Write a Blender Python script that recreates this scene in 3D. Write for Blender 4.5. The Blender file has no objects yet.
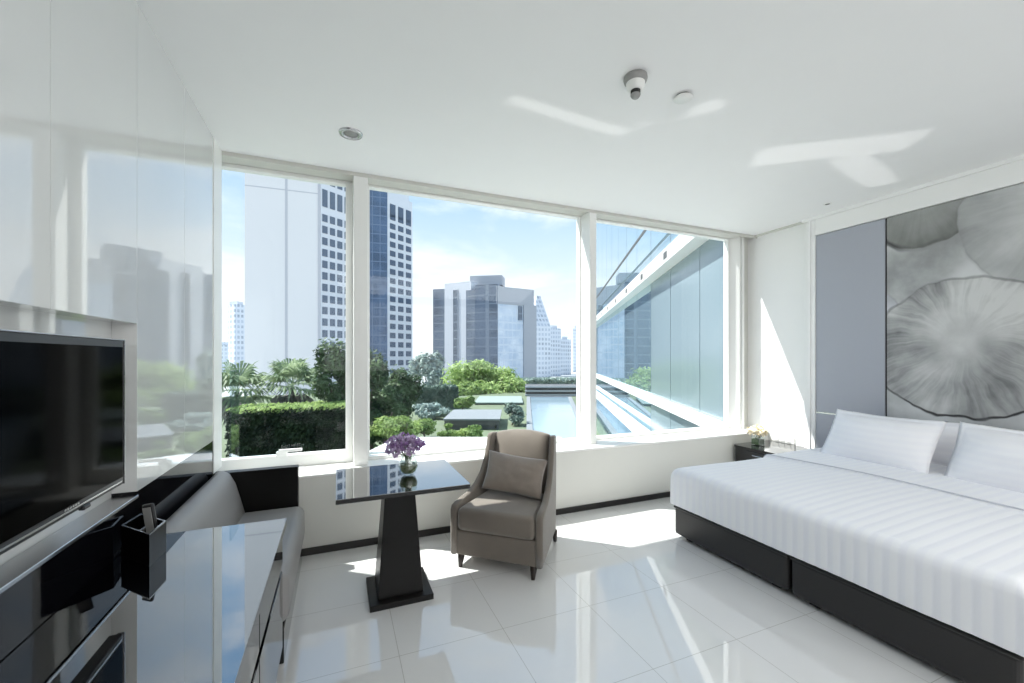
import bpy, bmesh, math, random
from mathutils import Vector, Matrix, noise

sc = bpy.context.scene
col = sc.collection
rnd = random.Random(7)
PI = math.pi

# ------------------------------------------------------------------ camera model (metres)
F, YAW, HZ, H = 420.0, math.radians(22.5), 358.0, 1.5
SY, CY = math.sin(YAW), math.cos(YAW)

def ray(u, v):
    a = (u - 512) / F
    return Vector((SY + CY * a, CY - SY * a, (HZ - v) / F))

def at(u, v, s):                       # point seen at (u, v), s metres ahead
    return Vector((0, 0, H)) + ray(u, v) * s

# ------------------------------------------------------------------ materials
def srgb(r, g, b):
    f = lambda c: (c / 255 / 12.92) if c / 255 <= .04045 else ((c / 255 + .055) / 1.055) ** 2.4
    return (f(r), f(g), f(b), 1)

class NT:
    def __init__(s, mat):
        s.t = mat.node_tree
    def n(s, typ, **kw):
        nd = s.t.nodes.new(typ)
        for k, v in kw.items():
            if k.startswith('i_'):
                key = k[2:].replace('_', ' ')
                nd.inputs[key].default_value = v
            else:
                setattr(nd, k, v)
        return nd
    def l(s, a, b):
        s.t.links.new(a, b)
    def math(s, op, a, b=None, c=None, clamp=False):
        nd = s.t.nodes.new('ShaderNodeMath'); nd.operation = op; nd.use_clamp = clamp
        for i, x in enumerate((a, b, c)):
            if x is None: continue
            if isinstance(x, (int, float)): nd.inputs[i].default_value = x
            else: s.l(x, nd.inputs[i])
        return nd.outputs[0]
    def mixc(s, f, a, b):
        nd = s.t.nodes.new('ShaderNodeMix'); nd.data_type = 'RGBA'
        for i, x in ((0, f), (6, a), (7, b)):
            if isinstance(x, (int, float, tuple)): nd.inputs[i].default_value = x
            else: s.l(x, nd.inputs[i])
        return nd.outputs[2]
    def smooth(s, x, a, b):
        nd = s.t.nodes.new('ShaderNodeMapRange'); nd.interpolation_type = 'SMOOTHSTEP'
        s.l(x, nd.inputs[0]); nd.inputs[1].default_value = a; nd.inputs[2].default_value = b
        return nd.outputs[0]

MATS = {}
def pbr(name, c, rough=.5, metal=0, spec=.5, coat=0, sheen=0, vary=.04, nscale=6, bump=0, bscale=200, ior=1.5):
    """principled material whose colour gets a faint procedural mottling"""
    if name in MATS: return MATS[name]
    m = bpy.data.materials.new(name); m.use_nodes = True
    t = NT(m); b = m.node_tree.nodes['Principled BSDF']
    tc = t.n('ShaderNodeTexCoord')
    nz = t.n('ShaderNodeTexNoise'); nz.inputs['Scale'].default_value = nscale; nz.inputs['Detail'].default_value = 3
    t.l(tc.outputs['Object'], nz.inputs['Vector'])
    lo = tuple(x * (1 - vary) for x in c[:3]) + (1,); hi = tuple(min(1, x * (1 + vary)) for x in c[:3]) + (1,)
    t.l(t.mixc(nz.outputs['Fac'], lo, hi), b.inputs['Base Color'])
    b.inputs['Roughness'].default_value = rough; b.inputs['Metallic'].default_value = metal
    b.inputs['Specular IOR Level'].default_value = spec; b.inputs['Coat Weight'].default_value = coat
    b.inputs['Coat Roughness'].default_value = .02; b.inputs['IOR'].default_value = ior
    if sheen: b.inputs['Sheen Weight'].default_value = sheen
    if bump:
        n2 = t.n('ShaderNodeTexNoise'); n2.inputs['Scale'].default_value = bscale
        t.l(tc.outputs['Object'], n2.inputs['Vector'])
        bp = t.n('ShaderNodeBump'); bp.inputs['Strength'].default_value = bump; bp.inputs['Distance'].default_value = .01
        t.l(n2.outputs['Fac'], bp.inputs['Height']); t.l(bp.outputs['Normal'], b.inputs['Normal'])
    MATS[name] = m
    return m

M_ceiling = pbr('ceiling_paint', srgb(240, 240, 240), .7, vary=.01)
M_white = pbr('white_paint', srgb(242, 242, 241), .6, vary=.01)
M_frame = pbr('white_window_frame', srgb(240, 240, 237), .35, vary=.01)
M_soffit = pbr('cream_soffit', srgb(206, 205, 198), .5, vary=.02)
M_sillwall = pbr('sill_wall_paint', srgb(226, 226, 220), .45, vary=.01)
M_lacquer = pbr('white_back_painted_glass', srgb(216, 217, 216), .035, spec=.6, vary=.008, ior=1.55, coat=.6)
M_darkglass = pbr('dark_back_painted_glass', srgb(12, 12, 16), .05, spec=.28, vary=.05)
M_blackgloss = pbr('black_gloss_lacquer', srgb(8, 8, 10), .03, spec=.6, vary=.1, coat=1, ior=2.6)
M_blackgloss.node_tree.nodes['Principled BSDF'].inputs['Coat IOR'].default_value = 2.1
M_gloss = pbr('black_lacquer', srgb(9, 9, 11), .05, spec=.5, vary=.1, coat=.3)
M_blackwood = pbr('black_stained_wood', srgb(13, 12, 11), .3, spec=.28, vary=.15, nscale=14)
M_black = pbr('black_matte', srgb(16, 16, 17), .6, vary=.1)
M_screen = pbr('black_screen', srgb(2, 2, 2), .08, spec=.012, vary=.1)
M_bezel = pbr('black_plastic_bezel', srgb(24, 24, 26), .3, vary=.05)
M_silver = pbr('brushed_silver', srgb(190, 190, 192), .25, metal=1, vary=.05)
M_chrome = pbr('chrome', srgb(215, 215, 215), .12, metal=1, vary=.02)
M_base = pbr('dark_skirting', srgb(34, 32, 31), .4, vary=.1)
M_velvet = pbr('taupe_velvet', srgb(114, 106, 97), .85, sheen=.3, vary=.13, nscale=9, bump=.15, bscale=260)
M_velvet2 = pbr('taupe_velvet_cushion', srgb(132, 122, 113), .8, sheen=.45, vary=.16, nscale=14, bump=.15, bscale=220)
M_legwood = pbr('dark_brown_leg_wood', srgb(40, 30, 26), .3, vary=.2)
M_sofa = pbr('grey_leather', srgb(150, 148, 147), .42, vary=.04, bump=.05, bscale=150)
M_leather = pbr('charcoal_leather', srgb(44, 43, 43), .4, spec=.4, vary=.06, bump=.05, bscale=120)
M_linen = pbr('white_cotton', srgb(244, 244, 246), .75, vary=.01, sheen=.1)
M_plastic = pbr('white_plastic', srgb(235, 235, 232), .4, vary=.01)
M_greyplastic = pbr('grey_plastic', srgb(150, 150, 148), .4, vary=.05)
M_lamp = pbr('recessed_lamp_glass', srgb(150, 150, 148), .2, vary=.05)
M_water = pbr('greenish_water', srgb(92, 104, 62), .08, vary=.1)
M_stem = pbr('green_stem', srgb(70, 96, 48), .5, vary=.2)
M_purple = pbr('purple_petal', srgb(192, 168, 202), .6, vary=.3, nscale=40)
M_purpledark = pbr('deep_purple_petal', srgb(150, 116, 164), .6, vary=.3, nscale=40)
M_cream = pbr('cream_petal', srgb(240, 228, 200), .6, vary=.06, nscale=40)
M_leafdark = pbr('dark_leaf', srgb(44, 62, 36), .5, vary=.3)

def mat_floor():
    m = bpy.data.materials.new('polished_tile'); m.use_nodes = True; t = NT(m)
    b = m.node_tree.nodes['Principled BSDF']
    g = t.n('ShaderNodeNewGeometry'); sp = t.n('ShaderNodeSeparateXYZ'); t.l(g.outputs['Position'], sp.inputs[0])
    P = .373 * 1.5
    def line(o, off):
        x = t.math('ADD', o, -off); x = t.math('DIVIDE', x, P); x = t.math('FRACT', t.math('ADD', x, 100.5))
        x = t.math('ABSOLUTE', t.math('SUBTRACT', x, .5))
        return t.math('LESS_THAN', x, .0028)
    gx = line(sp.outputs[0], .285); gy = line(sp.outputs[1], 2.17)
    gr = t.math('MAXIMUM', gx, gy)
    nz = t.n('ShaderNodeTexNoise'); nz.inputs['Scale'].default_value = 1.3; t.l(g.outputs['Position'], nz.inputs['Vector'])
    base = t.mixc(nz.outputs['Fac'], srgb(222, 222, 221), srgb(229, 229, 228))
    t.l(t.mixc(gr, base, srgb(186, 185, 180)), b.inputs['Base Color'])
    b.inputs['Roughness'].default_value = .03; b.inputs['IOR'].default_value = 1.65; b.inputs['Specular IOR Level'].default_value = .6
    b.inputs['Coat Weight'].default_value = .5; b.inputs['Coat Roughness'].default_value = .02
    return m

def mat_glass(name, tint=(.97, .985, .98), strength=1.0, ior=1.45):
    m = bpy.data.materials.new(name); m.use_nodes = True; t = NT(m)
    nt = m.node_tree; nt.nodes.remove(nt.nodes['Principled BSDF'])
    out = nt.nodes['Material Output']
    tr = t.n('ShaderNodeBsdfTransparent'); tr.inputs[0].default_value = tint + (1,)
    gl = t.n('ShaderNodeBsdfGlossy'); gl.inputs['Roughness'].default_value = .0
    gl.inputs['Color'].default_value = (.95, .98, 1, 1)
    ge = t.n('ShaderNodeNewGeometry'); dt = t.n('ShaderNodeVectorMath'); dt.operation = 'DOT_PRODUCT'
    t.l(ge.outputs['Incoming'], dt.inputs[0]); t.l(ge.outputs['Normal'], dt.inputs[1])
    f0 = ((ior - 1) / (ior + 1)) ** 2
    sch = t.math('POWER', t.math('SUBTRACT', 1, t.math('ABSOLUTE', dt.outputs['Value'])), 5.0)
    fr = t.math('ADD', f0, t.math('MULTIPLY', sch, 1 - f0))
    mx = t.n('ShaderNodeMixShader')
    t.l(t.math('MULTIPLY', fr, strength, clamp=True), mx.inputs[0])
    t.l(tr.outputs[0], mx.inputs[1]); t.l(gl.outputs[0], mx.inputs[2])
    t.l(mx.outputs[0], out.inputs['Surface'])
    return m

M_floor = mat_floor()
M_glass = mat_glass('clear_window_glass', strength=.4)
M_vase = mat_glass('clear_vase_glass', (.93, .96, .94), 1.6, 1.6)
M_fin = mat_glass('pale_glass_fin', (.84, .90, .93), .8, 1.5)

def mat_facade(name, wall, glass, px, pz, fx, fz, rough=.25, metal=0.0, dark=None):
    """curtain wall: bands of glass cut by mullions, in object space (x+y across, z up)"""
    m = bpy.data.materials.new(name); m.use_nodes = True; t = NT(m)
    b = m.node_tree.nodes['Principled BSDF']
    tc = t.n('ShaderNodeTexCoord'); sp = t.n('ShaderNodeSeparateXYZ'); t.l(tc.outputs['Object'], sp.inputs[0])
    ac = t.math('ADD', sp.outputs[0], sp.outputs[1])
    def win(o, p, f):
        x = t.math('FRACT', t.math('ADD', t.math('DIVIDE', o, p), 100.0))
        return t.math('LESS_THAN', x, f)
    w = t.math('MULTIPLY', win(ac, px, fx), win(sp.outputs[2], pz, fz))
    nz = t.n('ShaderNodeTexNoise'); nz.inputs['Scale'].default_value = .12; nz.inputs['Detail'].default_value = 4
    t.l(tc.outputs['Object'], nz.inputs['Vector'])
    g2 = t.mixc(t.smooth(nz.outputs['Fac'], .4, .62), glass, dark or tuple(x * .7 for x in glass[:3]) + (1,))
    t.l(t.mixc(w, wall, g2), b.inputs['Base Color'])
    b.inputs['Roughness'].default_value = rough; b.inputs['Metallic'].default_value = metal
    b.inputs['Specular IOR Level'].default_value = .25
    return m

# ------------------------------------------------------------------ mesh helpers
def newbm(): return bmesh.new()

def add(bm, other):
    me = bpy.data.meshes.new('tmp'); other.to_mesh(me); other.free(); bm.from_mesh(me); bpy.data.meshes.remove(me)
    return bm

def box(x0, x1, y0, y1, z0, z1, bev=0, seg=3, into=None):
    bm = newbm()
    bmesh.ops.create_cube(bm, size=1)
    bmesh.ops.transform(bm, matrix=Matrix.Translation(((x0 + x1) / 2, (y0 + y1) / 2, (z0 + z1) / 2)) @ Matrix.Diagonal((abs(x1 - x0), abs(y1 - y0), abs(z1 - z0), 1)), verts=bm.verts)
    if bev:
        bmesh.ops.bevel(bm, geom=list(bm.edges), offset=bev, segments=seg, profile=.5, affect='EDGES')
    if into is not None: return add(into, bm)
    return bm

def prism(pts, z0, z1, into=None, pts_top=None, bev=0, seg=2):
    """vertical prism over a plan polygon"""
    bm = newbm(); pt = pts_top or pts
    lo = [bm.verts.new((p[0], p[1], z0)) for p in pts]; hi = [bm.verts.new((p[0], p[1], z1)) for p in pt]
    n = len(pts)
    bm.faces.new(lo[::-1]); bm.faces.new(hi)
    for i in range(n): bm.faces.new((lo[i], lo[(i + 1) % n], hi[(i + 1) % n], hi[i]))
    bmesh.ops.recalc_face_normals(bm, faces=bm.faces)
    if bev: bmesh.ops.bevel(bm, geom=list(bm.edges), offset=bev, segments=seg, profile=.5, affect='EDGES')
    return add(into, bm) if into is not None else bm

def lathe(prof, n=32, cx=0, cy=0, cz=0, into=None):
    bm = newbm(); rings = []
    for r, z in prof:
        if r < 1e-5: rings.append([bm.verts.new((cx, cy, cz + z))])
        else: rings.append([bm.verts.new((cx + r * math.cos(2 * PI * k / n), cy + r * math.sin(2 * PI * k / n), cz + z)) for k in range(n)])
    for A, B in zip(rings, rings[1:]):
        for k in range(n):
            a, b, c, d = A[k % len(A)], A[(k + 1) % len(A)], B[(k + 1) % len(B)], B[k % len(B)]
            vs = []
            for q in (a, b, c, d):
                if q not in vs: vs.append(q)
            if len(vs) > 2: bm.faces.new(vs)
    bmesh.ops.recalc_face_normals(bm, faces=bm.faces)
    return add(into, bm) if into is not None else bm

def tube(pts, rad, n=8, into=None):
    bm = newbm(); rings = []; pts = [Vector(p) for p in pts]
    for i, p in enumerate(pts):
        d = (pts[min(i + 1, len(pts) - 1)] - pts[max(i - 1, 0)]).normalized()
        ref = Vector((0, 0, 1)) if abs(d.z) < .9 else Vector((1, 0, 0))
        a = d.cross(ref).normalized(); b = d.cross(a)
        r = rad[i] if isinstance(rad, (list, tuple)) else rad
        rings.append([bm.verts.new(p + (a * math.cos(2 * PI * k / n) + b * math.sin(2 * PI * k / n)) * r) for k in range(n)])
    for A, B in zip(rings, rings[1:]):
        for k in range(n): bm.faces.new((A[k], A[(k + 1) % n], B[(k + 1) % n], B[k]))
    bm.faces.new(rings[0][::-1]); bm.faces.new(rings[-1])
    bmesh.ops.recalc_face_normals(bm, faces=bm.faces)
    return add(into, bm) if into is not None else bm

def mk(name, bm, mat, parent=None, smooth=False, world=True):
    """one mesh object; geometry given in world space is moved into its parent's space"""
    if parent is not None and world:
        bm.transform(WORLD[parent.name].inverted())
    me = bpy.data.meshes.new(name); bm.to_mesh(me); bm.free()
    me.materials.append(mat)
    if smooth:
        for p in me.polygons: p.use_smooth = True
    o = bpy.data.objects.new(name, me); col.objects.link(o)
    if parent is not None: o.parent = parent
    WORLD[o.name] = WORLD[parent.name].copy() if parent is not None else Matrix.Identity(4)
    return o

WORLD = {}
def thing(name, label, cat, loc=(0, 0, 0), rotz=0, group=None):
    o = bpy.data.objects.new(name, None); o.empty_display_size = .1; col.objects.link(o)
    o.location = loc; o.rotation_euler = (0, 0, rotz)
    WORLD[o.name] = Matrix.Translation(loc) @ Matrix.Rotation(rotz, 4, 'Z')
    return tag(o, label, cat, group)

def tag(o, label, cat, group=None):
    o['label'] = label; o['category'] = cat
    if group: o['group'] = group
    return o

def single(name, bm, mat, label, cat, group=None, smooth=False):
    """a one-mesh thing with its origin at its own base centre"""
    xs = [v.co.x for v in bm.verts]; ys = [v.co.y for v in bm.verts]; zs = [v.co.z for v in bm.verts]
    c = Vector(((min(xs) + max(xs)) / 2, (min(ys) + max(ys)) / 2, min(zs)))
    bm.transform(Matrix.Translation(-c))
    o = mk(name, bm, mat, smooth=smooth); o.location = c
    WORLD[o.name] = Matrix.Translation(c)
    return tag(o, label, cat, group)

def struct(name, bm, mat, parent=None, smooth=False):
    o = mk(name, bm, mat, parent, smooth)
    o['kind'] = 'structure'
    return o

def subsurf(o, n=2):
    md = o.modifiers.new('sub', 'SUBSURF'); md.levels = n; md.render_levels = n

def wnormals(o):
    for p in o.data.polygons: p.use_smooth = True
    md = o.modifiers.new('wn', 'WEIGHTED_NORMAL'); md.keep_sharp = True

# ------------------------------------------------------------------ room shell
XL, XR, YW, YF, YG, ZC, YB = -.80, 4.87, 3.55, 3.70, 3.92, 3.034, -2.6
struct('floor', box(-1.1, 5.3, YB - .2, YF, -.12, 0), M_floor)
struct('ceiling', box(-1.1, 5.3, YB - .2, YF, ZC, ZC + .18), M_ceiling)
struct('wall_back', box(-1.1, 5.3, YB - .2, YB, 0, ZC), M_white)

# left wall: white glass panels with a television niche
bm = box(-1.1, -.886, YB, YF, 0, ZC)
edges = [-2.6, -1.9, -1.3, -.7, -.1, .5, 1.1, 1.7, 2.29, 2.895, 3.48]
for a, b in zip(edges, edges[1:]):
    z0 = 1.648 if .4 < a < 2.2 else .925
    box(-.886, XL, a + .0012, b - .0012, z0, ZC, .0008, 1, bm)
struct('wall_left', bm, M_lacquer)
struct('trim_1', box(-.886, XL + .004, 3.482, YF, .70, ZC), M_frame)                 # edge strip by the window
struct('trim_2', box(-.886, XL, YB, 3.482, .0, .898), M_darkglass)                    # dark glass dado
bm = box(-.886, XL + .006, .5, 2.29, .898, .912, .002, 1)
struct('trim_3', bm, M_silver)                                                         # silver lip of the niche
struct('trim_4', box(-.886, XL, 2.29, 3.482, .898, .925), M_darkglass)

# right wall
struct('wall_right', box(XR, XR + .2, YB, YG + .1, 0, ZC), M_white)
YH0, YH1, ZH, XH = .563, 2.957, 2.83, 4.80
bm = box(XH - .01, XR, YH1, YH1 + .045, 0, ZC - .03, .004, 1)
box(XH - .022, XR, YH1 + .045, YH1 + .075, 0, ZC - .03, .004, 1, bm)
box(XH + .01, XR, YH1 + .075, YH1 + .13, 0, ZC - .03, .004, 1, bm)
struct('trim_5', bm, M_white)
bm = box(XH - .01, XR, YB, YH1, ZH + .002, ZC - .03, .004, 1)
box(XH - .03, XR, YB, YH1 + .13, ZC - .03, ZC, .0, 1, bm)
struct('trim_6', bm, M_white)
struct('trim_7', box(XH - .01, XR, YB, YH0 - .002, 0, ZH), M_white)
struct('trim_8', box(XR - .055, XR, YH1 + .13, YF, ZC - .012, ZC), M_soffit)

# window wall: low wall, sill, soffit, frames
bm = box(XL, XR, YW, YG + .12, 0, .585); box(-1.05, XL, YF, YG + .12, 0, .585, into=bm)
struct('wall_window', bm, M_sillwall)
bm = box(XL, XR, YW - .006, YG + .02, .585, .606, .006, 2); box(-1.03, XL, YF, YG + .02, .585, .606, into=bm)
struct('trim_9', bm, M_frame)      # sill board
struct('baseboard_window', box(XL, XR, YW - .012, YW, 0, .055, .002, 1), M_base)
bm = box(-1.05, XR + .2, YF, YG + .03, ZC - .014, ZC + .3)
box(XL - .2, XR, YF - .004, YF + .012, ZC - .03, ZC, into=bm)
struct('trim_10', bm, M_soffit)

def window(n, x0, x1, zb, fl, fr, fb, ft):
    w = bpy.data.objects.new('window_%d' % n, None); col.objects.link(w)
    w.location = ((x0 + x1) / 2, YG, zb); w['kind'] = 'structure'
    WORLD[w.name] = Matrix.Translation(w.location)
    zt = ZC - .014
    b = box(x0, x0 + fl, YG - .045, YG + .03, zb, zt, .003, 1)
    box(x1 - fr, x1, YG - .045, YG + .03, zb, zt, .003, 1, b)
    box(x0 + fl, x1 - fr, YG - .045, YG + .03, zb, zb + fb, .003, 1, b)
    box(x0 + fl, x1 - fr, YG - .045, YG + .03, zt - ft, zt, .003, 1, b)
    mk('window_frame', b, M_frame, w)
    mk('pane', box(x0 + fl, x1 - fr, YG - .004, YG + .004, zb + fb, zt - ft), M_glass, w)
    return w
w1 = window(1, -1.0, .119, .606, .03, .058, .10, .03)
hb = box(-.46, -.38, YG - .085, YG - .045, .70, .745, .006, 2)
hb2 = box(-.44, -.27, YG - .105, YG - .08, .742, .765, .005, 2, hb)
mk('window_handle', hb2, M_frame, w1)
window(2, .231, 2.405, .606, .025, .012, .032, .02)
window(3, 2.485, 4.59, .606, .008, .012, .032, .02)
bm = box(.119, .231, YF, YG + .03, .606, ZC - .014, .004, 1)
box(.152, .158, YF - .003, YF + .01, .606, ZC - .014, into=bm)
struct('trim_11', bm, M_frame)                                                        # first mullion
struct('trim_12', box(2.405, 2.485, YF, YG + .03, .606, ZC - .014, .004, 1), M_frame)   # second mullion
bm = prism([(4.59, YG + .03), (4.59, YG - .02), (4.676, YF + .09), (4.69, YF + .09), (4.69, YG + .03)], .606, ZC - .014)
box(4.70, 4.735, YF + .07, YF + .15, .606, ZC - .014, .004, 1, bm)
struct('trim_13', bm, M_frame)                                                        # right jamb
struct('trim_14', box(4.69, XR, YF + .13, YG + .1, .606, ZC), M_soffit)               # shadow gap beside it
struct('trim_15', box(-1.03, -1.0, YF, YG + .03, .6, ZC), M_frame)

# ------------------------------------------------------------------ desk
D0, D1, DX, DZ = .35, 2.31, -.23, .72
t = thing('desk', 'long black high-gloss desk running along the white panelled wall under the television', 'desk', (-.5, 1.3, 0))
dt = mk('desktop', box(XL + .003, DX, D0, D1, DZ - .035, DZ - .004, .002, 1), M_gloss, t)
mk('glass_top', box(XL + .003, DX, D0, D1, DZ - .004, DZ), M_blackgloss, dt)
mk('cabinet_body', box(XL + .003, DX - .05, D0, D1 - .012, .07, DZ - .036), M_black, t)
for i in range(3):
    y0 = D0 + .01 + i * .652
    dr = mk('drawer', box(DX - .05, DX - .018, y0, y0 + .640, .50, DZ - .05, .003, 1), M_gloss, t)
    mk('drawer_pull', box(DX - .019, DX - .008, y0 + .17, y0 + .47, .655, .664, .002, 1), M_silver, dr)
    mk('door', box(DX - .05, DX - .018, y0, y0 + .640, .10, .47, .003, 1), M_gloss, t)
mk('plinth', box(XL + .003, DX - .08, D0, D1 - .03, 0, .07), M_black, t)

# organiser with remote control
F_, R_, B_, L_ = [Vector((x, y, 0)) for x, y in ((-.650, 1.965), (-.642, 2.105), (-.772, 2.245), (-.788, 2.115))]
ctr = (F_ + R_ + B_ + L_) / 4
def quad(q, z0, z1, into=None): return prism([p.xy[:] for p in q], z0, z1, into)
def sides(k, z0, z1, into=None):
    bm = into if into is not None else newbm(); Q = [F_, R_, B_, L_]; I = [ctr + (p - ctr) * k for p in Q]
    for i in range(4):
        j = (i + 1) % 4; quad([Q[i], Q[j], I[j], I[i]], z0, z1, bm)
    return bm
t = thing('remote_holder', 'open black lacquer organiser box with silver rim on the desk below the television', 'organiser', (ctr.x, ctr.y, DZ))
zt = DZ + .118
bm = sides(.90, DZ + .006, zt); quad([F_, R_, B_, L_], DZ, DZ + .006, bm)
mk('box_body', bm, M_blackwood, t)
m1, m2 = (F_ + L_) / 2, (R_ + B_) / 2; e = (L_ - F_).normalized() * .003
mk('divider', quad([m1 + (m2 - m1) * .06 - e, m1 + (m2 - m1) * .94 - e, m1 + (m2 - m1) * .94 + e, m1 + (m2 - m1) * .06 + e], DZ + .007, zt - .012), M_silver, t)
mk('rim', sides(.90, zt, zt + .004), M_silver, t)
rp = F_ * .25 + R_ * .5 + B_ * .25; rp.z = DZ + .012
t = thing('remote_control', 'slim dark remote control standing upright in the organiser box', 'remote control', tuple(rp))
RM = Matrix.Translation(rp) @ Matrix.Rotation(math.radians(-24), 4, 'Z') @ Matrix.Rotation(math.radians(-10), 4, 'Y')
rm = box(-.022, .022, -.008, .008, 0, .185, .006, 2); rm.transform(RM); mk('remote_body', rm, M_bezel, t)
rm = box(-.017, .017, -.0105, -.008, .03, .172, .001, 1); rm.transform(RM); mk('keypad', rm, M_greyplastic, t)

# television
t = thing('television', 'flat black television mounted in the grey wall niche above the desk', 'television', (-.8, 1.62, 1.0))
TY0, TY1, TZ0, TZ1, TX = 1.05, 2.092, 1.010, 1.568, -.772
bm = box(TX - .045, TX, TY0, TY1, TZ0, TZ1, .004, 2)
mk('television_case', bm, M_bezel, t)
mk('screen', box(TX, TX + .002, TY0 + .014, TY1 - .012, TZ0 + .03, TZ1 - .026), M_screen, t)
bm = box(TX - .02, TX + .003, TY1, TY1 + .004, TZ0, TZ1)
box(TX - .02, TX + .003, TY0, TY1 + .004, TZ1, TZ1 + .003, into=bm)
mk('edge_trim', bm, M_silver, t)
bm = box(TX, TX + .003, TY0 + .02, TY1 - .02, TZ0 + .012, TZ0 + .018)
mk('lower_strip', bm, M_silver, t)
bm = newbm()
for i in range(6): box(TX + .001, TX + .004, 1.70 + i * .014, 1.71 + i * .014, TZ0 + .021, TZ0 + .028, into=bm)
mk('maker_mark', bm, M_silver, t)
mk('sensor', box(TX - .01, TX + .008, 1.80, 1.84, TZ0 - .008, TZ0 + .006, .003, 1), M_bezel, t)
mk('wall_bracket', box(-.884, TX - .045, 1.45, 1.80, 1.15, 1.42), M_black, t)

# ------------------------------------------------------------------ built-in sofa
t = thing('window_sofa', 'low grey leather built-in sofa with black end panel beneath the left window', 'sofa', (-.5, 2.9, 0))
mk('plinth', box(XL + .003, DX - .015, 2.33, 3.46, 0, .17, .004, 1), M_gloss, t)
o = mk('seat_cushion', box(XL + .05, DX + .005, 2.34, 3.452, .172, .425, .055, 5), M_sofa, t, smooth=True)
bm = newbm()
prof = [(-.79, .40), (-.595, .40), (-.625, .52), (-.655, .63), (-.69, .70), (-.73, .727), (-.765, .718), (-.785, .69), (-.79, .6)]
for y in (2.335, 3.45): pass
va = [bm.verts.new((p[0], 2.335, p[1])) for p in prof]; vb = [bm.verts.new((p[0], 3.45, p[1])) for p in prof]
bm.faces.new(va); bm.faces.new(vb[::-1])
for i in range(len(prof)): bm.faces.new((va[i], vb[i], vb[(i + 1) % len(prof)], va[(i + 1) % len(prof)]))
bmesh.ops.recalc_face_normals(bm, faces=bm.faces)
bmesh.ops.bevel(bm, geom=[e for e in bm.edges if abs(e.verts[0].co.y - e.verts[1].co.y) < 1e-4], offset=.03, segments=4, profile=.5, affect='EDGES')
o = mk('backrest', bm, M_sofa, t, smooth=True)
mk('end_panel', box(XL + .003, -.272, 3.462, YW - .014, 0, .70, .003, 1), M_blackwood, t)

# ------------------------------------------------------------------ pedestal table
t = thing('pedestal_table', 'square black gloss pedestal table by the window beside the armchair', 'table', (.36, 2.78, 0))
tt = mk('tabletop', box(-.012, .742, 2.448, 3.115, .709, .7335, .002, 1), M_gloss, t)
mk('glass_top', box(-.012, .742, 2.448, 3.115, .7335, .737), M_blackgloss, tt)
bm = prism([(.223, 2.648), (.495, 2.648), (.495, 2.915), (.223, 2.915)], .036, .709, pts_top=[(.272, 2.70), (.448, 2.70), (.448, 2.865), (.272, 2.865)], bev=.003)
mk('pedestal', bm, M_blackwood, t)
mk('base_plate', box(.173, .55, 2.598, 2.965, 0, .036, .003, 1), M_blackwood, t)

def petal_ball(center, R, n, size, rr, into=None):
    bm = into if into is not None else newbm()
    for i in range(n):
        d = Vector((rr.gauss(0, 1), rr.gauss(0, 1), rr.gauss(0, 1))).normalized()
        p = Vector(center) + d * R * rr.uniform(.5, 1)
        a = d.orthogonal().normalized(); a = Matrix.Rotation(rr.uniform(0, 6.28), 3, d) @ a; b = d.cross(a)
        s = size * rr.uniform(.7, 1.2); dn = (d * .9 + a * rr.uniform(-.5, .5)).normalized()
        q = [p - b * s * .15, p + dn * s * .5 - b * s * .38 + a * s * .1, p + dn * s + a * s * .15, p + dn * s * .5 + b * s * .38 + a * s * .1]
        bm.faces.new([bm.verts.new(x) for x in q])
    return bm

def petal_mat(name, c1, c2):
    m = bpy.data.materials.new(name); m.use_nodes = True; t = NT(m); nt = m.node_tree; b = nt.nodes['Principled BSDF']; out = nt.nodes['Material Output']
    tc = t.n('ShaderNodeTexCoord'); nz = t.n('ShaderNodeTexNoise'); nz.inputs['Scale'].default_value = 45; t.l(tc.outputs['Object'], nz.inputs['Vector'])
    c = t.mixc(t.smooth(nz.outputs['Fac'], .35, .65), c1, c2); t.l(c, b.inputs['Base Color']); b.inputs['Roughness'].default_value = .6
    tl = t.n('ShaderNodeBsdfTranslucent'); t.l(c, tl.inputs['Color']); mx = t.n('ShaderNodeMixShader'); mx.inputs[0].default_value = .5
    t.l(b.outputs[0], mx.inputs[1]); t.l(tl.outputs[0], mx.inputs[2]); t.l(mx.outputs[0], out.inputs['Surface'])
    return m
M_purple = petal_mat('lilac_petal', srgb(192, 166, 202), srgb(228, 212, 234))
M_purpledark = petal_mat('purple_petal_deep', srgb(152, 116, 166), srgb(190, 160, 202))
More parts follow.
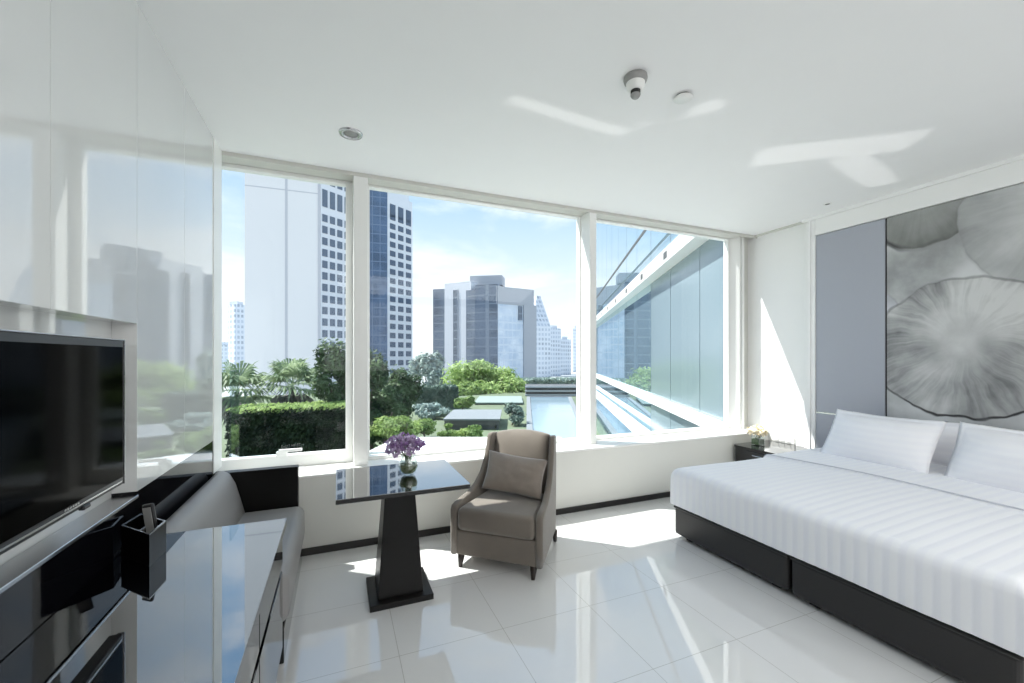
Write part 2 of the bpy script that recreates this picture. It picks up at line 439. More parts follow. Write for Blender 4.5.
# vase of purple flowers
VX, VY, VZ = .425, 2.80, .7372
t = thing('flower_vase', 'round clear glass bowl vase half filled with water on the pedestal table', 'vase', (VX, VY, VZ))
prof = [(0, 0), (.030, .0), (.045, .012), (.058, .035), (.063, .058), (.058, .082), (.046, .104), (.043, .118), (.046, .124), (.042, .124), (.039, .117), (.042, .104), (.054, .081), (.059, .058), (.054, .036), (.042, .016), (.0, .010)]
mk('glass_bowl', lathe(prof, 32, VX, VY, VZ), M_vase, t, smooth=True)
prof = [(0, .0105), (.041, .0165), (.053, .036), (.058, .058), (.056, .070), (0, .070)]
mk('water', lathe(prof, 32, VX, VY, VZ), M_water, t, smooth=True)
t = thing('purple_bouquet', 'loose bouquet of purple flowers in the round vase on the pedestal table', 'flowers', (VX, VY, VZ + .02))
rr = random.Random(3)
for i in range(24):
    an = i * 2.4; r = .112 * math.sqrt((i + .3) / 24)
    c = (VX + r * math.cos(an) - .022, VY + r * math.sin(an) * .8, VZ + .178 + .055 * (1 - (r / .112) ** 2) + rr.uniform(-.026, .026))
    bl = mk('bloom', petal_ball(c, .014, 36, .027, rr), M_purple if i % 3 else M_purpledark, t)
    mk('stem', tube([(VX + .02 * math.cos(an), VY + .02 * math.sin(an), VZ + .03), (VX + .02 * math.cos(an + 1), VY + .02 * math.sin(an + 1), VZ + .12), c], .0022, 5), M_stem, bl)

# ------------------------------------------------------------------ armchair
CH = (1.24, 3.003, 0); RZ = math.radians(138.2)
t = thing('armchair', 'taupe velvet armchair with sloping arms and dark legs beside the pedestal table', 'armchair', CH, RZ)
def taper(bm):
    for v in bm.verts: v.co.x *= .80 + .20 * max(0, min(1, (v.co.y + .33) / .60))
def side(sgn):
    prof = [(.355, .09), (.362, .25), (.36, .41), (.345, .440), (.30, .455), (.22, .463), (.12, .478), (.02, .515), (-.075, .585), (-.14, .68), (-.18, .78), (-.195, .845), (-.215, .868), (-.26, .872), (-.33, .862), (-.345, .80), (-.335, .5), (-.315, .09)]
    bm = newbm(); xa, xb = (.292, .345) if sgn > 0 else (-.345, -.292)
    va = [bm.verts.new((xa, p[0], p[1])) for p in prof]; vb = [bm.verts.new((xb, p[0], p[1])) for p in prof]
    bm.faces.new(va); bm.faces.new(vb[::-1])
    for i in range(len(prof)): bm.faces.new((va[i], vb[i], vb[(i + 1) % len(prof)], va[(i + 1) % len(prof)]))
    bmesh.ops.recalc_face_normals(bm, faces=bm.faces)
    bmesh.ops.bevel(bm, geom=[e for e in bm.edges if abs(e.verts[0].co.x - e.verts[1].co.x) < 1e-4], offset=.018, segments=4, profile=.5, affect='EDGES')
    bmesh.ops.triangulate(bm, faces=[f for f in bm.faces if len(f.verts) > 4])
    taper(bm); return bm
for s in (1, -1):
    o = mk('arm', side(s), M_velvet, t, world=False); wnormals(o)
# backrest: a padded slab with a crowned top edge
bm = newbm(); N = 14; Mv = 12
def back_pt(i, j, face):
    x = -.290 + .580 * i / N; w = j / Mv
    zt = .868 + .030 * (1 - (x / .29) ** 2)
    z = .30 + (zt - .30) * w
    lean = -.105 - .15 * w
    puff = .045 * (1 - abs(2 * i / N - 1) ** 4) * (1 - (2 * w - 1) ** 6)
    if face: return (x, lean - .02 + puff, z)
    return (x, -.315 - .025 * w, z)
g = {}
for f_ in (1, 0):
    for i in range(N + 1):
        for j in range(Mv + 1): g[f_, i, j] = bm.verts.new(back_pt(i, j, f_))
for i in range(N):
    for j in range(Mv):
        bm.faces.new((g[1, i, j], g[1, i + 1, j], g[1, i + 1, j + 1], g[1, i, j + 1]))
        bm.faces.new((g[0, i, j], g[0, i, j + 1], g[0, i + 1, j + 1], g[0, i + 1, j]))
for i in range(N):
    bm.faces.new((g[1, i, Mv], g[1, i + 1, Mv], g[0, i + 1, Mv], g[0, i, Mv])); bm.faces.new((g[1, i, 0], g[0, i, 0], g[0, i + 1, 0], g[1, i + 1, 0]))
for j in range(Mv):
    bm.faces.new((g[1, 0, j], g[1, 0, j + 1], g[0, 0, j + 1], g[0, 0, j])); bm.faces.new((g[1, N, j], g[0, N, j], g[0, N, j + 1], g[1, N, j + 1]))
bmesh.ops.recalc_face_normals(bm, faces=bm.faces); taper(bm)
o = mk('backrest', bm, M_velvet, t, smooth=True, world=False); md = o.modifiers.new('b', 'BEVEL'); md.width = .02; md.segments = 3; md.angle_limit = math.radians(50)
bm = box(-.290, .290, -.20, .372, .265, .430, .042, 5)
for v in bm.verts:
    if v.co.z > .40: v.co.z += .018 * (1 - (v.co.x / .29) ** 2) * (1 - ((v.co.y - .08) / .3) ** 2)
taper(bm); o = mk('seat_cushion', bm, M_velvet, t, smooth=True, world=False)
bm = box(-.295, .295, -.31, .352, .09, .266, .012, 2); taper(bm)
o = mk('front_panel', bm, M_velvet, t, world=False)
for sx in (1, -1):
    bmf = tube([(sx * .272, .318, .095), (sx * .272, .325, .06), (sx * .272, .333, .025), (sx * .272, .336, 0)], [.026, .023, .017, .014], 10)
    mk('leg', bmf, M_legwood, t, smooth=True, world=False)
    bmf = tube([(sx * .272, -.28, .095), (sx * .272, -.29, .05), (sx * .272, -.30, 0)], [.024, .020, .014], 10)
    mk('leg', bmf, M_legwood, t, smooth=True, world=False)

def pillow(w, h, th, flange=0, sub=28, seed=0, pinch=.06, wr=.012, sag=0):
    """pillow standing in the local XZ plane, centre at origin, thickness along Y"""
    bm = newbm(); g = {}
    for f_ in (1, -1):
        for i in range(sub + 1):
            for j in range(sub + 1):
                a = 2 * i / sub - 1; b = 2 * j / sub - 1
                fx = 1 - flange / (w / 2); fz = 1 - flange / (h / 2)
                pa, pb = min(1, abs(a) / fx), min(1, abs(b) / fz)
                k = max(0, (1 - pa ** 2.3)) ** .62 * max(0, (1 - pb ** 2.0)) ** .62
                x = a * w / 2 * (1 - pinch * (1 - abs(b)) ** 0 * (1 - b * b) * abs(a) ** 3)
                z = b * h / 2 * (1 - pinch * (1 - a * a) * abs(b) ** 3)
                nz = noise.noise(Vector((a * 2.2 + seed, b * 2.2, seed * 1.7 + f_))) * wr + noise.noise(Vector((a * 6 + seed, b * 5, f_ * 3 + seed))) * wr * .4
                y = f_ * (th / 2 * k + .003) + nz * (.25 + k)
                z -= sag * (1 - a * a) * (b > 0) * b
                if (i in (0, sub) or j in (0, sub)) and f_ == -1: g[f_, i, j] = g[1, i, j]; continue
                g[f_, i, j] = bm.verts.new((x, y, z))
    for i in range(sub):
        for j in range(sub):
            bm.faces.new((g[1, i, j], g[1, i, j + 1], g[1, i + 1, j + 1], g[1, i + 1, j]))
            try: bm.faces.new((g[-1, i, j], g[-1, i + 1, j], g[-1, i + 1, j + 1], g[-1, i, j + 1]))
            except ValueError: pass
    bmesh.ops.recalc_face_normals(bm, faces=bm.faces)
    return bm

bm = pillow(.49, .30, .14, 0, 24, 4, .07)
bm.transform(Matrix.Translation((-.02, -.01, .60)) @ Matrix.Rotation(math.radians(-5), 4, 'Y') @ Matrix.Rotation(math.radians(20), 4, 'X'))
bm.transform(Matrix.Translation(CH) @ Matrix.Rotation(RZ, 4, 'Z'))
o = single('throw_pillow', bm, M_velvet2, 'small rectangular taupe velvet cushion leaning on the armchair back', 'cushion', smooth=True)

# ------------------------------------------------------------------ bed
BX, BY0, BY1, BYM = 2.60, .785, 2.745, 1.765
def divan(y0, y1, label):
    t = thing('divan', label, 'divan', ((BX + 4.7) / 2, (y0 + y1) / 2, 0), group='charcoal leather divans')
    mk('base_body', box(BX + .004, 4.70, y0 + .010, y1 - .010, .03, .262, .026, 4), M_leather, t)
    mk('top_piping', box(BX, 4.70, y0 + .004, y1 - .004, .245, .265, .009, 2), M_leather, t)
    for yy in (y0 + .12, y1 - .12):
        mk('foot', box(BX + .06, BX + .12, yy - .03, yy + .03, 0, .032), M_black, t)
        mk('foot', box(4.55, 4.61, yy - .03, yy + .03, 0, .032), M_black, t)
    return t
divan(BYM, BY1, 'dark leather divan base, the one nearer the window')
divan(BY0, BYM, 'dark leather divan base, the one farther from the window')
def mattress(y0, y1, label):
    single('mattress', box(BX + .05, 4.68, y0 + .03, y1 - .03, .266, .52, .05, 4), M_linen, label, 'mattress', 'white mattresses under the duvet', smooth=True)
mattress(BYM, BY1, 'white mattress under the duvet on the base nearer the window')
mattress(BY0, BYM, 'white mattress under the duvet on the base farther from the window')

# duvet: draped grid with raised woven stripes running head to foot
def bend(tt, r):
    """arc length tt measured inward from the edge line -> (inset, drop)"""
    L = r * PI / 2
    if tt >= L: return (r + tt - L, 0.0)
    if tt >= 0:
        an = tt / r
        return (r - r * math.cos(an), r - r * math.sin(an))
    return (0.0, r - tt)
TOP, DROP, R = .578, .300, .062
x_edge, x_end = BX - .012, 4.58
La = (x_end - x_edge) + .035
ys0, ys1 = BY0 - .012, BY1 + .012
NA, NB = 84, 420
skirt = DROP - R
bm = newbm(); grid = []
Wb = (ys1 - ys0) + 2 * (R * PI / 2 - R)
for i in range(NA + 1):
    fa = i / NA
    tt = -skirt + (La + skirt) * fa
    ia, da = bend(tt, R)
    row = []
    for j in range(NB + 1):
        sb = -skirt + (Wb + 2 * skirt) * j / NB
        if sb < Wb / 2: ib, db = bend(sb, R); y = ys0 + ib
        else: ib, db = bend(Wb - sb, R); y = ys1 - ib
        x = x_edge + ia
        dd = min(math.hypot(da, db), DROP)
        z = TOP - dd
        ph = (sb / .066) * 2 * PI
        rip = .0024 * (abs(math.sin(ph / 2)) ** .7 - .5)
        wav = .010 * noise.noise(Vector((x * 1.3, y * 1.1, 2.0)))
        crown = .022 * math.sin(PI * max(0, min(1, (y - ys0) / (ys1 - ys0)))) * max(0, min(1, (x - x_edge) / .5))
        flat = 1 - min(1, dd / (DROP * .6))
        if x > 3.70: rip *= .3
        z += (rip + wav + crown) * flat
        if da > R * .6: x -= rip * 1.3 * min(1, (da - R * .6) / .05) + .012 * noise.noise(Vector((y * 2.5, z * 2, 5.0)))
        # turned-down fold
        if x > 3.70 and dd < .05: z += .020 * min(1, (x - 3.70) / .012)
        row.append(bm.verts.new((x, y, z)))
    grid.append(row)
for i in range(NA):
    for j in range(NB): bm.faces.new((grid[i][j], grid[i + 1][j], grid[i + 1][j + 1], grid[i][j + 1]))
bmesh.ops.recalc_face_normals(bm, faces=bm.faces)

def mat_stripe():
    m = bpy.data.materials.new('striped_satin_cotton'); m.use_nodes = True; t = NT(m); b = m.node_tree.nodes['Principled BSDF']
    g = t.n('ShaderNodeNewGeometry'); sp = t.n('ShaderNodeSeparateXYZ'); t.l(g.outputs['Position'], sp.inputs[0])
    w = t.math('FRACT', t.math('DIVIDE', sp.outputs[1], .066)); w = t.smooth(t.math('ABSOLUTE', t.math('SUBTRACT', w, .5)), .18, .3)
    t.l(t.mixc(w, srgb(244, 245, 248), srgb(241, 242, 247)), b.inputs['Base Color'])
    t.l(t.math('ADD', t.math('MULTIPLY', w, .08), .6), b.inputs['Roughness'])
    return m
M_stripe = mat_stripe()
M_foldline = pbr('fold_line_cotton', srgb(214, 215, 222), .7, vary=.01)
fold_line = [(v.co.x - .006, v.co.y, v.co.z + .003) for v in min(grid, key=lambda r: abs(r[NB // 2].co.x - 3.712))[12:NB - 12:4]]
o = single('duvet', bm, M_stripe, 'white striped duvet spread over the double bed', 'duvet', smooth=True)
mk('fold_line_strip', tube(fold_line, .0045, 6), M_foldline, o, smooth=True)  # added tube that draws the duvet's fold line in greyer white

def bed_pillow(yc, w, h, th, xb, lean, zb, label, seed, fl=.035, yaw=0, roll=0):
    bm = pillow(w, h, th, fl, 34, seed, .035, .014, .012)
    M = Matrix.Translation((xb, yc, zb)) @ Matrix.Rotation(math.radians(yaw), 4, 'Z') @ Matrix.Rotation(math.radians(lean), 4, 'Y') @ Matrix.Translation((0, 0, h / 2)) @ Matrix.Rotation(math.radians(roll), 4, 'X') @ Matrix.Rotation(PI / 2, 4, 'Z')
    bm.transform(M)
    return single('bed_pillow', bm, M_stripe if False else M_pillow, label, 'pillow', 'white pillows against the headboard', smooth=True)
def mat_pillow():
    m = bpy.data.materials.new('striped_pillow_cotton'); m.use_nodes = True; t = NT(m); b = m.node_tree.nodes['Principled BSDF']
    tc = t.n('ShaderNodeTexCoord'); sp = t.n('ShaderNodeSeparateXYZ'); t.l(tc.outputs['Object'], sp.inputs[0])
    w = t.math('FRACT', t.math('DIVIDE', sp.outputs[2], .05)); w = t.smooth(t.math('ABSOLUTE', t.math('SUBTRACT', w, .5)), .18, .3)
    t.l(t.mixc(w, srgb(246, 246, 249), srgb(244, 244, 248)), b.inputs['Base Color']); b.inputs['Roughness'].default_value = .6
    return m
M_pillow = mat_pillow()
bed_pillow(2.12, .80, .385, .14, 4.58, 12, .60, 'white pillow standing behind the front pillow, window side of the bed', 11)
bed_pillow(2.155, .83, .50, .27, 4.17, 30, .575, 'white pillow leaning in front, window side of the bed', 5, yaw=-5)
bed_pillow(1.24, .80, .385, .14, 4.58, 12, .60, 'white pillow standing behind the front pillow, far side of the bed from the window', 21)
bed_pillow(1.265, .83, .50, .27, 4.17, 30, .575, 'white pillow leaning in front, far side of the bed from the window', 15, yaw=-2)

# headboard wall panels
def mat_fabric_panel():
    m = bpy.data.materials.new('blue_grey_fabric_panel'); m.use_nodes = True; t = NT(m); b = m.node_tree.nodes['Principled BSDF']
    tc = t.n('ShaderNodeTexCoord'); nz = t.n('ShaderNodeTexNoise'); nz.inputs['Scale'].default_value = 240; t.l(tc.outputs['Object'], nz.inputs['Vector'])
    t.l(t.mixc(nz.outputs['Fac'], srgb(160, 164, 174), srgb(172, 175, 185)), b.inputs['Base Color'])
    b.inputs['Roughness'].default_value = .35; b.inputs['Specular IOR Level'].default_value = .5
    return m
M_panel = mat_fabric_panel()
def mat_art():
    m = bpy.data.materials.new('lotus_leaf_print'); m.use_nodes = True; t = NT(m); b = m.node_tree.nodes['Principled BSDF']
    g = t.n('ShaderNodeNewGeometry'); sp = t.n('ShaderNodeSeparateXYZ'); t.l(g.outputs['Position'], sp.inputs[0])
    wn = t.n('ShaderNodeTexNoise'); wn.inputs['Scale'].default_value = 2.2; wn.inputs['Detail'].default_value = 3; t.l(g.outputs['Position'], wn.inputs['Vector'])
    ws = t.n('ShaderNodeSeparateColor'); t.l(wn.outputs['Color'], ws.inputs[0])
    Y = t.math('ADD', sp.outputs[1], t.math('MULTIPLY', t.math('SUBTRACT', ws.outputs[0], .5), .22))
    Z = t.math('ADD', sp.outputs[2], t.math('MULTIPLY', t.math('SUBTRACT', ws.outputs[1], .5), .22))
    cl = t.n('ShaderNodeTexNoise'); cl.inputs['Scale'].default_value = 1.7; cl.inputs['Detail'].default_value = 6; t.l(g.outputs['Position'], cl.inputs['Vector'])
    colr = t.mixc(t.smooth(cl.outputs['Fac'], .33, .68), srgb(136, 138, 138), srgb(206, 208, 209))
    def leaf(colr, cy, cz, R, lo, hi, ky, kz, rimw=.016, rimk=.85, vein=1):
        dy = t.math('SUBTRACT', Y, cy); dz = t.math('SUBTRACT', Z, cz)
        d = t.math('SQRT', t.math('ADD', t.math('MULTIPLY', dy, dy), t.math('MULTIPLY', dz, dz)))
        vy = t.math('SUBTRACT', Y, ky); vz = t.math('SUBTRACT', Z, kz)
        th = t.math('ARCTAN2', vy, vz)
        cb = t.n('ShaderNodeCombineXYZ'); t.l(t.math('MULTIPLY', t.math('SINE', th), 5), cb.inputs[0]); t.l(t.math('MULTIPLY', t.math('COSINE', th), 5), cb.inputs[1]); t.l(t.math('MULTIPLY', d, .8), cb.inputs[2])
        vn = t.n('ShaderNodeTexNoise'); vn.inputs['Scale'].default_value = 2.2; vn.inputs['Detail'].default_value = 4; t.l(cb.outputs[0], vn.inputs['Vector'])
        vd = t.math('SQRT', t.math('ADD', t.math('MULTIPLY', vy, vy), t.math('MULTIPLY', vz, vz)))
        tone = t.math('SUBTRACT', 1.02, t.math('MULTIPLY', vd, .62 / R))
        tone = t.math('ADD', tone, t.math('MULTIPLY', t.math('SUBTRACT', vn.outputs['Fac'], .5), t.math('MULTIPLY', t.smooth(vd, .05, .45), 1.0 * vein)))
        tone = t.math('ADD', tone, t.math('MULTIPLY', t.math('SUBTRACT', cl.outputs['Fac'], .5), 2.5), clamp=True)
        inside = t.mixc(tone, lo, hi)
        ins = t.smooth(d, R + .004, R - .004)
        mask = t.math('SUBTRACT', 1, t.smooth(d, R - .006, R + .006))
        out = t.mixc(mask, colr, inside)
        rim = t.math('MULTIPLY', t.math('SUBTRACT', 1, t.smooth(t.math('ABSOLUTE', t.math('SUBTRACT', d, R)), rimw * .2, rimw)), rimk)
        rim = t.math('MULTIPLY', rim, t.math('ADD', .45, t.math('MULTIPLY', t.math('SUBTRACT', 1, t.smooth(dz, -.25, .45)), .55)))
        shade = t.math('MULTIPLY', t.math('MULTIPLY', t.smooth(d, R + .16, R), t.math('GREATER_THAN', d, R)), .35)
        out = t.mixc(t.math('MULTIPLY', rim, t.smooth(cl.outputs['Fac'], .40, .56)), out, srgb(50, 50, 52))
        return out
    colr = leaf(colr, 2.03, 3.02, .52, srgb(104, 105, 103), srgb(158, 160, 158), 2.1, 3.1, .03, .8, .5)
    colr = leaf(colr, 1.22, 2.62, .60, srgb(136, 138, 138), srgb(196, 198, 198), 1.15, 2.7, .018, .12, .5)
    colr = leaf(colr, 2.55, 1.75, .42, srgb(150, 152, 158), srgb(205, 207, 212), 2.6, 1.7, .012, .3, .5)
    colr = leaf(colr, 1.80, 1.585, .60, srgb(88, 90, 92), srgb(206, 207, 206), 1.79, 1.64, .017, .95, 1)
    t.l(colr, b.inputs['Base Color'])
    b.inputs['Roughness'].default_value = .12; b.inputs['Specular IOR Level'].default_value = .4
    return m
YA0, YA1 = 1.198, 2.322
def wall_panel(y0, y1, label):
    t = thing('headboard_panel', label, 'wall panel', (XH + .03, (y0 + y1) / 2, .02), group='blue-grey headboard panels')
    mk('upper_panel', box(XH, XR - .002, y0 + .008, y1 - .004, .918, ZH - .004, .003, 1), M_panel, t)
    mk('lower_panel', box(XH, XR - .002, y0 + .008, y1 - .004, .02, .906, .003, 1), M_panel, t)
    mk('dividing_strip', box(XH + .002, XR - .01, y0 + .008, y1 - .004, .906, .918), M_chrome, t)
wall_panel(YA1, YH1, 'tall blue-grey wall panel between the window corner and the leaf picture')
wall_panel(YH0, YA0, 'tall blue-grey wall panel beyond the leaf picture, away from the window')
t = thing('leaf_picture', 'large grey picture of lotus leaves on the wall above the bed', 'picture', (XH + .03, (YA0 + YA1) / 2, .4))
mk('printed_panel', box(XH - .004, XR - .002, YA0 + .008, YA1 - .008, .4, ZH - .004, .002, 1), mat_art(), t)
bm = box(XH + .01, XR - .002, YA1 - .009, YA1 + .009, .4, ZH - .004); box(XH + .01, XR - .002, YA0 - .009, YA0 + .009, .4, ZH - .004, into=bm)
mk('edge_strip', bm, M_black, t)

# nightstand
t = thing('nightstand', 'black gloss nightstand with curved front in the corner between bed and window', 'nightstand', (4.55, 3.2, 0))
def ns_poly(g):
    pts = []
    x0, x1, y0, y1, r = 4.235 - g, 4.84, 2.95, 3.525 + g * .3, .06
    pts += [(x1, y0), (x1, y1)]
    for k in range(7): a = PI / 2 + k * PI / 12; pts.append((x0 + r + r * math.cos(a), y1 - r + r * math.sin(a)))
    for k in range(7): a = PI + k * PI / 12; pts.append((x0 + r * .5 + r * .5 * math.cos(a), y0 + r * .5 + r * .5 * math.sin(a)))
    return pts
mk('nightstand_top', prism(ns_poly(.012), .478, .50), M_gloss, t)
mk('nightstand_body', prism(ns_poly(0), .05, .477), M_gloss, t)
mk('plinth', prism(ns_poly(-.03), 0, .05), M_black, t)
for z0, z1 in ((.30, .465), (.08, .285)):
    d = mk('drawer', box(4.219, 4.237, 3.06, 3.34, z0, z1, .002, 1), M_gloss, t)
    mk('drawer_pull', box(4.205, 4.220, 3.14, 3.26, (z0 + z1) / 2 + .04, (z0 + z1) / 2 + .048, .002, 1), M_chrome, d)
NX, NY, NZ = 4.46, 3.38, .5002
t = thing('square_vase', 'small clear glass cube vase wrapped in leaves on the nightstand', 'vase', (NX, NY, NZ))
bm = box(NX - .05, NX + .05, NY - .05, NY + .05, NZ, NZ + .10, .004, 1)
mk('glass_cube', bm, M_vase, t)
mk('leaf_wrap', box(NX - .046, NX + .046, NY - .046, NY + .046, NZ + .006, NZ + .070, .006, 2), M_leafdark, t)
t = thing('cream_roses', 'low posy of cream white roses in the cube vase on the nightstand', 'flowers', (NX, NY, NZ + .08))
rr = random.Random(5)
for i in range(9):
    an = i * 2.4; r = .09 * math.sqrt((i + .2) / 9)
    c = (NX + r * math.cos(an), NY + r * math.sin(an), NZ + .145 + .035 * (1 - (r / .09) ** 2))
    bm = newbm(); bmesh.ops.create_icosphere(bm, subdivisions=2, radius=.033, matrix=Matrix.Translation(c))
    petal_ball(c, .034, 30, .034, rr, bm)
    bl = mk('rose', bm, M_cream, t, smooth=True)
    mk('stem', tube([(NX + (c[0] - NX) * .3, NY + (c[1] - NY) * .3, NZ + .075), c], .003, 5), M_stem, bl)

# switch plate
t = thing('switch_plate', 'white double switch plate on the wall above the nightstand', 'switch plate', (XR - .005, 3.36, .475))
mk('plate', box(XR - .010, XR - .0002, 3.225, 3.50, .50, .575, .003, 1), M_plastic, t)
for y in (3.29, 3.365, 3.435):
    mk('rocker', box(XR - .014, XR - .010, y - .024, y + .024, .513, .562, .002, 1), M_plastic, t)

# ------------------------------------------------------------------ ceiling fittings
t = thing('downlight', 'round silver recessed downlight in the ceiling near the left window', 'ceiling light', (.08, 3.07, ZC - .012))
mk('trim_ring', lathe([(.046, .012), (.046, .004), (.058, 0), (.074, .002), (.078, .012)], 40, .08, 3.07, ZC - .012), M_silver, t, smooth=True)
mk('lamp', lathe([(0, .004), (.03, .004), (.045, .010), (.045, .012), (0, .012)], 32, .08, 3.07, ZC - .012), M_lamp, t, smooth=True)
SX, SYY = 1.50, 1.86
t = thing('smoke_detector', 'domed grey smoke detector hanging from the middle of the ceiling', 'smoke detector', (SX, SYY, ZC - .115))
mk('base_ring', lathe([(0, .115), (.062, .115), (.064, .10), (.060, .088), (.05, .08), (0, .08)], 36, SX, SYY, ZC - .115), M_greyplastic, t, smooth=True)
mk('dome', lathe([(.05, .082), (.048, .06), (.038, .046), (.034, .04), (0, .04)], 36, SX, SYY, ZC - .115), M_plastic, t, smooth=True)
mk('sensor_cage', lathe([(.026, .041), (.026, .012), (.018, .002), (0, 0)], 24, SX, SYY, ZC - .115), M_black, t, smooth=True)
mk('sensor_tip', lathe([(0, 0), (.017, 0), (.024, .008), (.027, .014), (.027, .02), (0, .02)], 24, SX, SYY, ZC - .115), M_greyplastic, t, smooth=True)
t = thing('sprinkler_cover', 'flat white round sprinkler cover on the ceiling beside the smoke detector', 'sprinkler', (1.866, 1.889, ZC - .018))
mk('collar', lathe([(0, .0185), (.040, .0185), (.040, .008), (0, .008)], 36, 1.866, 1.889, ZC - .018), M_black, t, smooth=True)
mk('cover_disc', lathe([(0, .008), (.050, .008), (.053, .004), (.050, 0), (0, 0)], 36, 1.866, 1.889, ZC - .018), M_plastic, t, smooth=True)
t = thing('spotlight', 'tiny recessed spotlight in the ceiling close to the headboard wall', 'ceiling light', (4.50, 2.66, ZC - .006))
mk('trim_ring', lathe([(.022, .006), (.022, .001), (.034, 0), (.038, .006)], 28, 4.50, 2.66, ZC - .006), M_plastic, t, smooth=True)
mk('lamp', lathe([(0, .003), (.022, .003), (.022, .006), (0, .006)], 28, 4.50, 2.66, ZC - .006), M_black, t, smooth=True)

# ================================================================== OUTSIDE
M_towerA = pbr('pale_concrete', srgb(232, 230, 228), .7, vary=.012, nscale=.05)
M_towerAs = pbr('pale_blue_concrete', srgb(228, 230, 234), .7, vary=.03, nscale=.05)
M_winA = pbr('grey_window_glass', srgb(104, 116, 132), .3, spec=.3, vary=.35, nscale=.09)
M_winB = pbr('dark_window_glass', srgb(84, 100, 120), .3, spec=.3, vary=.35, nscale=.09)
M_joint = pbr('grey_joint', srgb(196, 196, 200), .7, vary=.02)
M_towerBs = pbr('pale_stone_cladding', srgb(222, 226, 230), .7, vary=.03, nscale=.05)
M_blueglass = mat_facade('blue_curtain_wall', srgb(122, 142, 168), srgb(98, 122, 152), 2.6, 3.7, .9, .9, .15)
M_greyC = pbr('grey_cladding', srgb(170, 174, 180), .6, vary=.04, nscale=.06)
M_paleC = pbr('pale_grey_cladding', srgb(212, 215, 220), .6, vary=.04, nscale=.06)
M_darkC = mat_facade('grey_glass_wall', srgb(140, 148, 158), srgb(122, 132, 146), 1.5, 3.6, .85, .85, .3)
M_midC = mat_facade('slate_glass_wall', srgb(134, 146, 160), srgb(112, 126, 144), 3, 3.6, .9, .88, .2)
M_lightC = mat_facade('reflecting_glass_wall', srgb(208, 218, 228), srgb(188, 204, 220), 2.6, 3.2, .85, .8, .2, dark=srgb(222, 230, 238))
M_far = mat_facade('haze_tinted_far_wall', srgb(216, 221, 228), srgb(188, 198, 210), 3.2, 3.8, .6, .55, .6)  # distance haze is painted in as pale wall colour
M_far2 = mat_facade('paler_haze_tinted_far_wall', srgb(226, 231, 237), srgb(210, 218, 227), 4, 4, .6, .55, .6)  # paler still, more haze put into the colour
M_ground = pbr('paved_ground', srgb(168, 172, 172), .8, vary=.12, nscale=.3)
M_lawn = pbr('garden_ground', srgb(104, 116, 92), .9, vary=.35, nscale=.6)
M_roof = pbr('grey_flat_roof', srgb(128, 133, 137), .6, vary=.05, nscale=.5)
M_roofd = pbr('dark_eaves', srgb(84, 86, 88), .6, vary=.1)
M_roofgreen = pbr('pale_green_roof', srgb(140, 154, 149), .6, vary=.05)
M_whiteroof = pbr('white_flat_roof', srgb(228, 230, 230), .7, vary=.03, nscale=.5)
M_pool = pbr('blue_grey_water', srgb(136, 158, 170), .12, vary=.12, nscale=.3)
M_bark = pbr('bark', srgb(104, 96, 84), .8, vary=.25, nscale=4)

def mat_leaf(name, c1, c2, transl=.35):
    m = bpy.data.materials.new(name); m.use_nodes = True; t = NT(m); nt = m.node_tree
    b = nt.nodes['Principled BSDF']; out = nt.nodes['Material Output']
    tc = t.n('ShaderNodeTexCoord'); nz = t.n('ShaderNodeTexNoise'); nz.inputs['Scale'].default_value = 1.1; nz.inputs['Detail'].default_value = 5
    t.l(tc.outputs['Object'], nz.inputs['Vector'])
    c = t.mixc(t.smooth(nz.outputs['Fac'], .35, .65), c1, c2)
    t.l(c, b.inputs['Base Color']); b.inputs['Roughness'].default_value = .55; b.inputs['Specular IOR Level'].default_value = .25
    tl = t.n('ShaderNodeBsdfTranslucent'); t.l(c, tl.inputs['Color'])
    mx = t.n('ShaderNodeMixShader'); mx.inputs[0].default_value = transl
    t.l(b.outputs[0], mx.inputs[1]); t.l(tl.outputs[0], mx.inputs[2]); t.l(mx.outputs[0], out.inputs['Surface'])
    return m
L_dark = mat_leaf('deep_green_leaf', srgb(46, 68, 46), srgb(100, 124, 84))
L_palm = mat_leaf('grey_green_palm_leaf', srgb(108, 128, 98), srgb(168, 184, 146), .4)
L_palmdead = mat_leaf('dry_palm_leaf', srgb(92, 92, 92), srgb(128, 126, 122), .2)
L_haze = mat_leaf('haze_tinted_green_leaf', srgb(134, 152, 148), srgb(168, 184, 174), .2)  # washed-out green with the distance haze mixed into it
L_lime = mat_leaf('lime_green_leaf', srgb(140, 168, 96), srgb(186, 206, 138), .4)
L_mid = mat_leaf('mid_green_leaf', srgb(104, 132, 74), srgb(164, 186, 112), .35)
L_hedge = mat_leaf('painted_shade_hedge_leaf', srgb(28, 40, 32), srgb(50, 66, 46), .1)  # green darkened to paint in the shade on the hedge front
L_blue = mat_leaf('dusky_green_leaf', srgb(96, 116, 108), srgb(128, 146, 132), .2)

def plan(u0, s0, u1, s1, depth):
    a = at(u0, HZ, s0); b = at(u1, HZ, s1); d = (b - a).normalized(); n = Vector((-d.y, d.x, 0))
    if n.y < 0 and abs(n.y) > .05: n = -n
    return [(a.x, a.y), (b.x, b.y), ((b + n * depth).x, (b + n * depth).y), ((a + n * depth).x, (a + n * depth).y)]
def ztop(v, s): return H + (HZ - v) / F * s
ZG = -15.0

# ground
single('city_ground', box(-300, 500, 62, 700, ZG - 1, ZG), M_ground, 'pale paved city ground far below, behind the garden', 'ground')['kind'] = 'structure'
single('garden_ground', box(-40, 90, 9, 62, -3.8, -3.3), M_lawn, 'garden ground below the windows', 'ground')['kind'] = 'structure'

